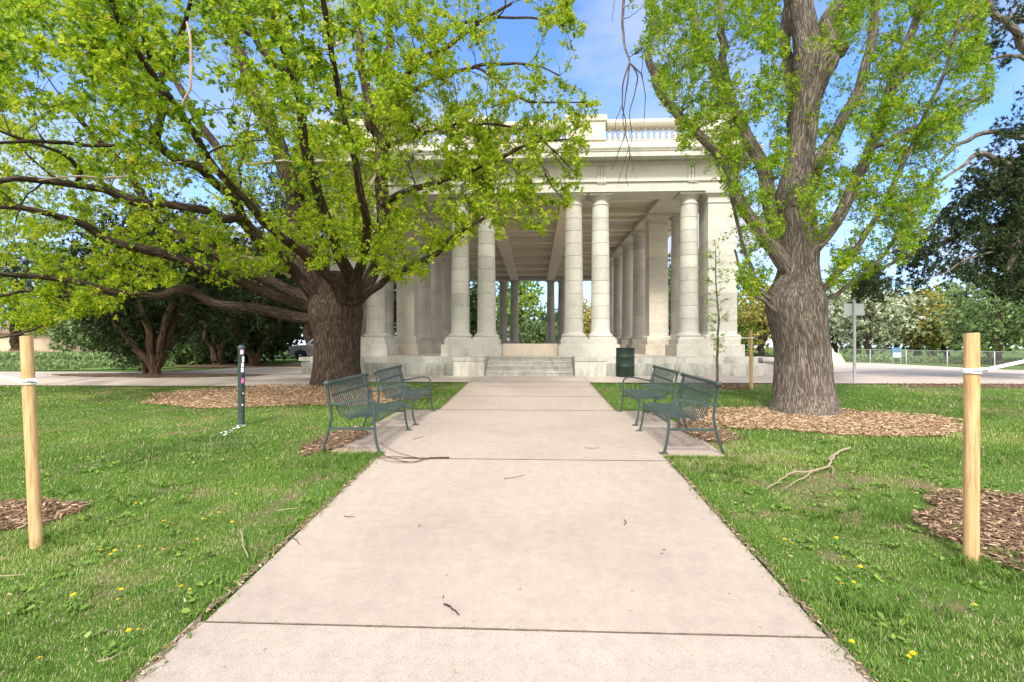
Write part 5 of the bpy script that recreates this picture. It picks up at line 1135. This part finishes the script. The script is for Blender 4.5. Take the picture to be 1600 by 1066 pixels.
# the dark conifer at the right edge
b = np.array([16.2, 14.9, float(gz(16.2, 14.9))])
t = empty('conifer_tree', b); tag(t, 'dark shaggy conifer reaching in from the right edge with grey bare branches', 'tree'); Kr = np.random.default_rng(71); s = Skel(b+(0,0,2))
s.limb3(np.array([[*b, .5], [*(b+(0,0,3)), .42], [*(b+(-.2,0,7)), .3], [*(b+(0,0,12)), .1]]), .2, 12, True, .2, Kr)
for c in [[(1690,340,14.9,22),(1640,345,14.5,14),(1600,372,14.3,12),(1583,400,14.2,10),(1573,430,14.1,6)],[(1690,300,14.9,18),(1630,290,14.6,12),(1580,262,14.4,9),(1540,240,14.2,7),(1500,262,14,5),(1470,282,13.9,3)],[(1690,150,14.9,18),(1620,90,14.4,12),(1580,40,14.1,10),(1545,12,14,8),(1530,-30,13.9,6)],
          [(1690,140,14.9,12),(1600,92,14.4,6),(1560,90,14.2,5),(1530,97,14,3)],[(1690,60,14.8,9),(1600,32,14.4,6),(1565,26,14.2,5),(1535,14,14,3)],[(1690,360,15.4,18),(1600,350,15.6,12),(1520,360,15.8,9),(1440,390,16,7),(1380,420,16,5),(1340,440,16,3)],
          [(1690,230,15,14),(1600,212,15,9),(1540,210,15,7),(1500,225,15,5),(1470,250,15,3)],[(1600,372,14.3,6),(1560,392,14,4),(1510,405,13.8,3),(1480,425,13.7,2)],[(1690,330,15.2,15),(1610,300,15.2,10),(1530,300,15.2,7),(1470,340,15.2,5),(1420,380,15.2,3)]]: s.limb(c, .1, 8, True, .4, Kr)
KP = [(1700,130),(1590,140),(1560,190),(1520,240),(1490,300),(1450,350),(1420,400),(1360,420),(1330,455),(1350,468),(1420,440),(1440,430),(1470,445),(1500,435),(1540,450),(1570,475),(1610,490),(1700,480)]
KG = [(1560,225,40,24,.75),(1530,350,25,20,.7),(1500,300,20,20,.5),(1470,400,14,12,.5)]
KT = np.concatenate([sample_targets(900, KP, KG, lambda a, c, r: 15+r.uniform(-1.3, 1.6), Kr, (1320,120,1700,495)), sample_targets(700, [(1700,250),(1620,270),(1560,330),(1500,370),(1490,430),(1560,460),(1620,490),(1700,480)], [], lambda a, c, r: 15+r.uniform(-1.5, 1.8), Kr, (1480,240,1700,495)), sample_targets(260, [(1620,240),(1560,250),(1510,300),(1470,340),(1430,400),(1440,425),(1520,440),(1620,480)], [], lambda a, c, r: 15+r.uniform(-1.2, 1.2), Kr, (1430,240,1620,480)), sample_targets(130, [(1350,400),(1440,360),(1480,420),(1440,445),(1390,470),(1330,475)], [], lambda a, c, r: 15.6+r.uniform(-.6, .8), Kr, (1330,360,1480,475)), sample_targets(70, [(1480,-20),(1620,-20),(1620,110),(1500,110)], [], lambda a, c, r: 14+r.uniform(-.6, .8), Kr, (1480,-20,1620,110))])
off_t = b+(1.2, 0, 6)+unit(160, Kr)*np.array([4.5, 4, 4.5])*Kr.uniform(.4, 1, (160, 1)); ux, uy, ud = pxof(off_t); off_t = off_t[(ux > 1620)]
KA = np.concatenate([KT, off_t]); d0 = np.array([np.min(np.linalg.norm(s.P[:s.n:3]-p, axis=1)) for p in KA]); lv = Leaves()
for i in np.argsort(d0): B = s.branch(KA[i], 5, Kr, rfac=.008); rosettes(lv, B, Kr, 6, 14, .085, .09, .3, .4, False, tri_t*np.array([.30,1,1]), tri_f)
for i in range(500): j = Kr.integers(0, s.n); s.branch(s.P[j]+unit(1, Kr)[0]*Kr.uniform(.3, .9), 4, Kr, rfac=.006)
s.build('trunk', M['bark_grey'], t); lv.build('crown', M['juniper'], t)

# sapling by the pavilion
b = gb(1121, 603); Sr = np.random.default_rng(81); t = empty('sapling', b); tag(t, 'slender young sapling with pale new leaves in front of the right pier', 'sapling'); s = Skel(b)
s.limb([(1121,606,b[1],5),(1121,560,b[1],4),(1122,500,b[1],3),(1119,440,b[1],2),(1118,390,b[1],1.5)], .1, 8, True, .3, Sr, 0); lv = Leaves()
for k in range(90):
    y0_ = Sr.uniform(405, 575); w_ = 20*math.sin(min(1, max(.05, (600-y0_)/200))*PI*.8)+4; e = at(1120+Sr.uniform(-1, 1)*w_, y0_-Sr.uniform(14, 34), b[1]+Sr.uniform(-.3, .3)); B = s.branch(e, 4, Sr, rfac=.003); rosettes(lv, B, Sr, 5, 3, .05, .02, 0, .85)
s.build('trunk', M['bark_grey'], t); lv.build('crown', M['elm'], t)

# trees beyond the plaza, right
FT = [(1305,60,9.5,6,M['blossom'],'white blossoming tree just right of the grey oak trunk',.42),(1358,52,8.5,5.2,M['blossom'],'white blossoming tree behind the back of the grey sign',.55),(1402,56,7.5,4.6,M['blossom'],'low white blossoming tree left of the ochre tree',.45),
      (1434,55,8.4,3.6,M['ochre'],'ochre-leaved open tree behind the fence',.5),(1478,62,9,5,M['elm'],'bright green rounded tree behind the fence',.4),(1510,56,9.6,5.0,M['midgreen'],'tallest airy grey-green tree behind the fence',.55),
      (1558,46,8.0,5,M['midgreen'],'grey-green tree behind the right stake',.5),(1610,48,8.6,5,M['midgreen'],'grey-green tree at the right edge behind the fence',.45),(1342,74,10,6.5,M['elm'],'hazy green tree behind the blossoms',.5),(1460,80,9,7,M['midgreen'],'distant green tree behind the ochre tree',.4),(1545,78,9,7,M['elm'],'distant yellow-green tree at the far right',.4),
      (1190,48,8.4,4.4,M['ochre'],'yellow-green tree between the pavilion and the grey oak trunk',.7),(1165,70,8,5,M['elm'],'green tree just behind the right end of the pavilion',.5)]
for k, (px, Y, h, rx, m_, lb, ti) in enumerate(FT):
    p = at(px, 560, Y); p[2] = float(gz(p[0], p[1])); tree('broadleaf_tree' if m_ is not M['blossom'] else 'blossom_tree', lb, p, h, (0,0,h*.56,rx,rx*.8,h*.44), m_, M['bark'], 230 if Y < 60 else 200, .21 if Y < 60 else .32, 15, 200+k, .3, wl=.7, tint0=ti, sites=5, limbs=9)
# trees seen through and behind the pavilion
PT = [(813,58,10.5,2.9,M['elm'],'bright green tree framed by the middle opening of the pavilion',.75),(868,58,5.2,2.6,M['midgreen'],'low dark bush right of the middle of the pavilion opening',.15),(838,54,3.6,3.4,M['midgreen'],'dark grey-green bush at the foot of the bright tree behind the pavilion',.2),(915,64,7.0,3.0,M['ochre'],'pale yellow tree seen between the right pair of front columns',.8),
      (765,60,9,4,M['elm'],'green tree seen beside the left pair of front columns',.3),(742,50,8,2.2,M['juniper'],'dark evergreen seen just left of the left pair of columns',.5),(612,38,9,3.4,M['juniper'],'dark evergreen seen through the left colonnade',.55),(1046,50,11,3.4,M['midgreen'],'dark green tree seen through the right colonnade',.1),(1098,40,9,2.6,M['midgreen'],'green tree seen beside the right corner pier',.3),(560,46,8,4,M['elm'],'green tree behind the big oak trunk',.3)]
for k, (px, Y, h, rx, m_, lb, ti) in enumerate(PT):
    p = at(px, 560, Y); p[2] = float(gz(p[0], p[1])); tree('broadleaf_tree' if m_ is not M['juniper'] else 'juniper_tree', lb, p, h, (0,0,h*.54,rx,rx,h*.46), m_, M['bark'], 300, .20, 14, 300+k, .28, wl=.7, tint0=ti, sites=5, limbs=8)

# ------------------------------------------------------------------ fence, stones, board, car, wall, bed plants
def fence(P0, P1, label, h=1.05, step=2.6):
    P0 = np.array(P0, float); P1 = np.array(P1, float); L_ = np.linalg.norm(P1-P0); n = int(L_/step); t = empty('chain_link_fence', (P0[0], P0[1], float(gz(*P0)))); tag(t, label, 'fence'); o = np.array(t.location)
    G = lambda u: np.array([*(P0+(P1-P0)*u), float(gz(*(P0+(P1-P0)*u)))])-o
    for k in range(n+1): p = G(k/n); mb = MB(); mb.lathe(p, [(.035,0),(.035,h+.03),(.0,h+.05)], 8, False); mb.build('post', M['galv'], t)
    mb = MB(); mb.tube([G(u)+(0,0,h) for u in np.linspace(0, 1, 20)], .025, 6); mb.build('top_rail', M['galv'], t)
    V = []; F = []; d = (P1-P0)/L_; s_ = .12; nn = int((L_-h)/s_)
    for sg in (1, -1):
        for k in range(nn):
            a = k*s_; u0, u1 = (a, a+h) if sg > 0 else (a+h, a); A = G(u0/L_)+(0,0,.02); B = G(u1/L_)+(0,0,h); w_ = np.array([0,0,.006]); b0 = len(V); V += [A-w_, B-w_, B+w_, A+w_]; F.append((b0, b0+1, b0+2, b0+3))
    me = np_mesh('mesh', V, F); link('wire_mesh', me, M['galv'], t)
a_ = at(1310, 560, 43); c_ = at(1640, 570, 31); fence(a_[:2], c_[:2], 'low chain link fence along the far side of the plaza')
def stone_wedge(px, Y, w_, h, label, seed):
    p = at(px, 560, Y); p[2] = float(gz(p[0], p[1])); mb = MB(); mb.add([(-w_,-.3,0),(w_,-.3,0),(w_,.3,0),(-w_,.3,0),(-w_,-.3,h),(w_*.3,-.3,h*.8),(w_*.3,.3,h*.8),(-w_,.3,h),(w_,-.3,h*.3),(w_,.3,h*.3)], [(0,3,2,1),(4,5,6,7),(5,8,9,6),(0,1,8,5,4),(2,3,7,6,9),(3,0,4,7),(1,2,9,8)])
    o = mb.build('stone_wall_end', M['stone_warm'], None, .02); o.location = p; tag(o, label, 'stone wall')
stone_wedge(1293, 30, .45, 1.25, 'tall sloping stone wall end beside the grey oak trunk', 1); stone_wedge(1306, 31.5, .38, .85, 'lower rounded stone wall end right of the tall one', 2)
p = at(1401, 560, 40); p[2] = float(gz(p[0], p[1])); t = empty('notice_board', p); tag(t, 'small blue and white notice board at the far fence', 'notice board')
mb = MB(); mb.box(-.36,.36,-.03,.03,.75,1.25,.01); mb.build('board', M['bluep'], t); mb = MB(); mb.box(-.28,.28,-.05,-.035,.50,.86,.005); mb.build('notice', M['white'], t)
for s in (-1, 1): mb = MB(); mb.box(s*.3-.025,s*.3+.025,-.02,.02,0,.749); mb.build('leg', M['galv'], t)
# parked silver car
p = at(512, 560, 32); p[2] = .72; t = empty('parked_car', p, math.radians(0)); tag(t, 'silver parked car mostly hidden behind the big oak trunk', 'car')
def extr(name, prof, y0, y1, m, par, bev=.03):
    n = len(prof); mb = MB(); V = [(x, y, z) for y in (y0, y1) for x, z in prof]; mb.add(V, [tuple(range(n)), tuple(range(2*n-1, n-1, -1))]+[(i, n+i, n+(i+1) % n, (i+1) % n) for i in range(n)]); return mb.build(name, m, par, bev)
extr('body', [(-2.25,.35),(-2.3,.62),(-2.2,.86),(-1.75,.98),(-1.0,1.04),(-.35,1.06),(1.7,1.06),(2.2,1.0),(2.3,.7),(2.25,.35),(1.85,.32),(1.75,.6),(1.4,.72),(1.05,.6),(.95,.3),(-.95,.3),(-1.05,.6),(-1.4,.72),(-1.75,.6),(-1.85,.32)], -.88, .88, M['carpaint'], t)
cab = extr('cabin', [(-1.05,1.062),(-.45,1.60),(-.2,1.68),(1.3,1.66),(1.75,1.5),(2.05,1.062)], -.78, .78, M['carpaint'], t)
for nm, pr in (('windscreen', None), ('window', [(-.82,1.10),(-.35,1.56),(.35,1.60),(.35,1.10)]), ('window', [(.42,1.10),(.42,1.60),(1.2,1.58),(1.6,1.46),(1.8,1.10)])):
    if pr: extr(nm, pr, -.80, -.785, M['glass'], cab, 0); extr(nm, pr, .785, .80, M['glass'], cab, 0)
    else: mb = MB(); mb.add([(-1.03,-.66,1.10),(-1.03,.66,1.10),(-.50,.62,1.575),(-.50,-.62,1.575)], [(0,1,2,3)]); o = mb.build(nm, M['glass'], cab); o.location.x = -.012; o.location.z = .005
for x in (-1.4, 1.4):
    for y in (-.80, .80):
        mb = MB(); mb.lathe((0,0,-.11), [(.2,0),(.31,.0),(.34,.03),(.34,.19),(.31,.22),(.2,.22)], 24); w_ = mb.build('wheel', M['tyre'], t); w_.rotation_euler = (PI/2, 0, 0); w_.location = (x, y, .34)
        mb = MB(); mb.lathe((0,0,-.115), [(.0,.0),(.19,.01),(.19,.22),(0,.23)], 16, False); mb.build('rim', M['galv'], w_)
for y in (-.62, .62): mb = MB(); mb.box(-2.31, -2.2, y-.17, y+.17, .66, .80, .02); mb.build('headlight', M['white'], t)
# tan building and low wall at the far left
p = at(40, 560, 40); mb = MB(); t = empty('tan_building', (p[0]-4, 42, .72)); tag(t, 'low tan building behind the flower bed at the far left', 'building')
mb.box(-9, 9.4, 0, 8, 0, 2.0, .02); mb.build('wall', M['tan'], t); mb = MB(); mb.prism([(-9.4,-.4),(9.8,-.4),(9.8,8.4),(-9.4,8.4)], [(2.01,0),(2.2,0),(3.2,-2.2)]); mb.build('roof', M['roof'], t)
mb = MB(); mb.box(9.41, 9.75, -.15, .5, 0, 1.7, .02); mb.build('pillar', M['stone_dirty'], t)
def bedplants(name, label, cx, cy, rx, ry, n, h, wd, m, seed, lo=0, hi=1, ls=None, lean=.5):
    r = np.random.default_rng(seed); a = r.uniform(0, 2*PI, n); q = np.sqrt(r.uniform(0, 1, n)); x = cx+rx*q*np.cos(a); y = cy+ry*q*np.sin(a); k = vnoise(x, y, .8, seed) > .3; x, y = x[k], y[k]; n = len(x)
    d = unit(n, r)*lean+np.array([0, 0, 1.]); pos = np.stack([x, y, gz(x, y)+r.uniform(0, h*.75, n)*(1 if ls else .6)], -1); h = ls or h; V, F, T = scatter(tri_t*np.array([wd, 1, 1]), tri_f, pos, frames(d, unit(n, r)), h*r.uniform(.5, 1.2, n), r.uniform(lo, hi, n)); tag(link(name, np_mesh(name, V, F, T), M[m]), label, kind='stuff')
bedplants('bed_foliage', 'low green flower bed planting', -24, 20.9, 8.2, 2.7, 30000, .30, .4, 'midgreen', 91, .0, .8, ls=.13, lean=1.0)
bedplants('ornamental_grass', 'tan clipped ornamental grass row behind the flower bed', -31, 29, 1.9, .5, 5000, .5, .05, 'drygrass', 92, lean=.4)
bedplants('bed_flowers', 'red and white flowers in the far left bed', -27, 23.0, 4.5, .5, 260, .16, 1.0, 'flower', 93, lean=1.5)
bedplants('shrub_row', 'rough green growth around the ornamental grass', -26, 27, 9, 2.5, 26000, .7, .45, 'midgreen', 94, ls=.17, lean=.9)
bedplants('hedge_strip', 'far green shrubs beyond the fence', 42, 50, 26, 3, 20000, .7, .6, 'midgreen', 95, ls=.22, lean=1.2)
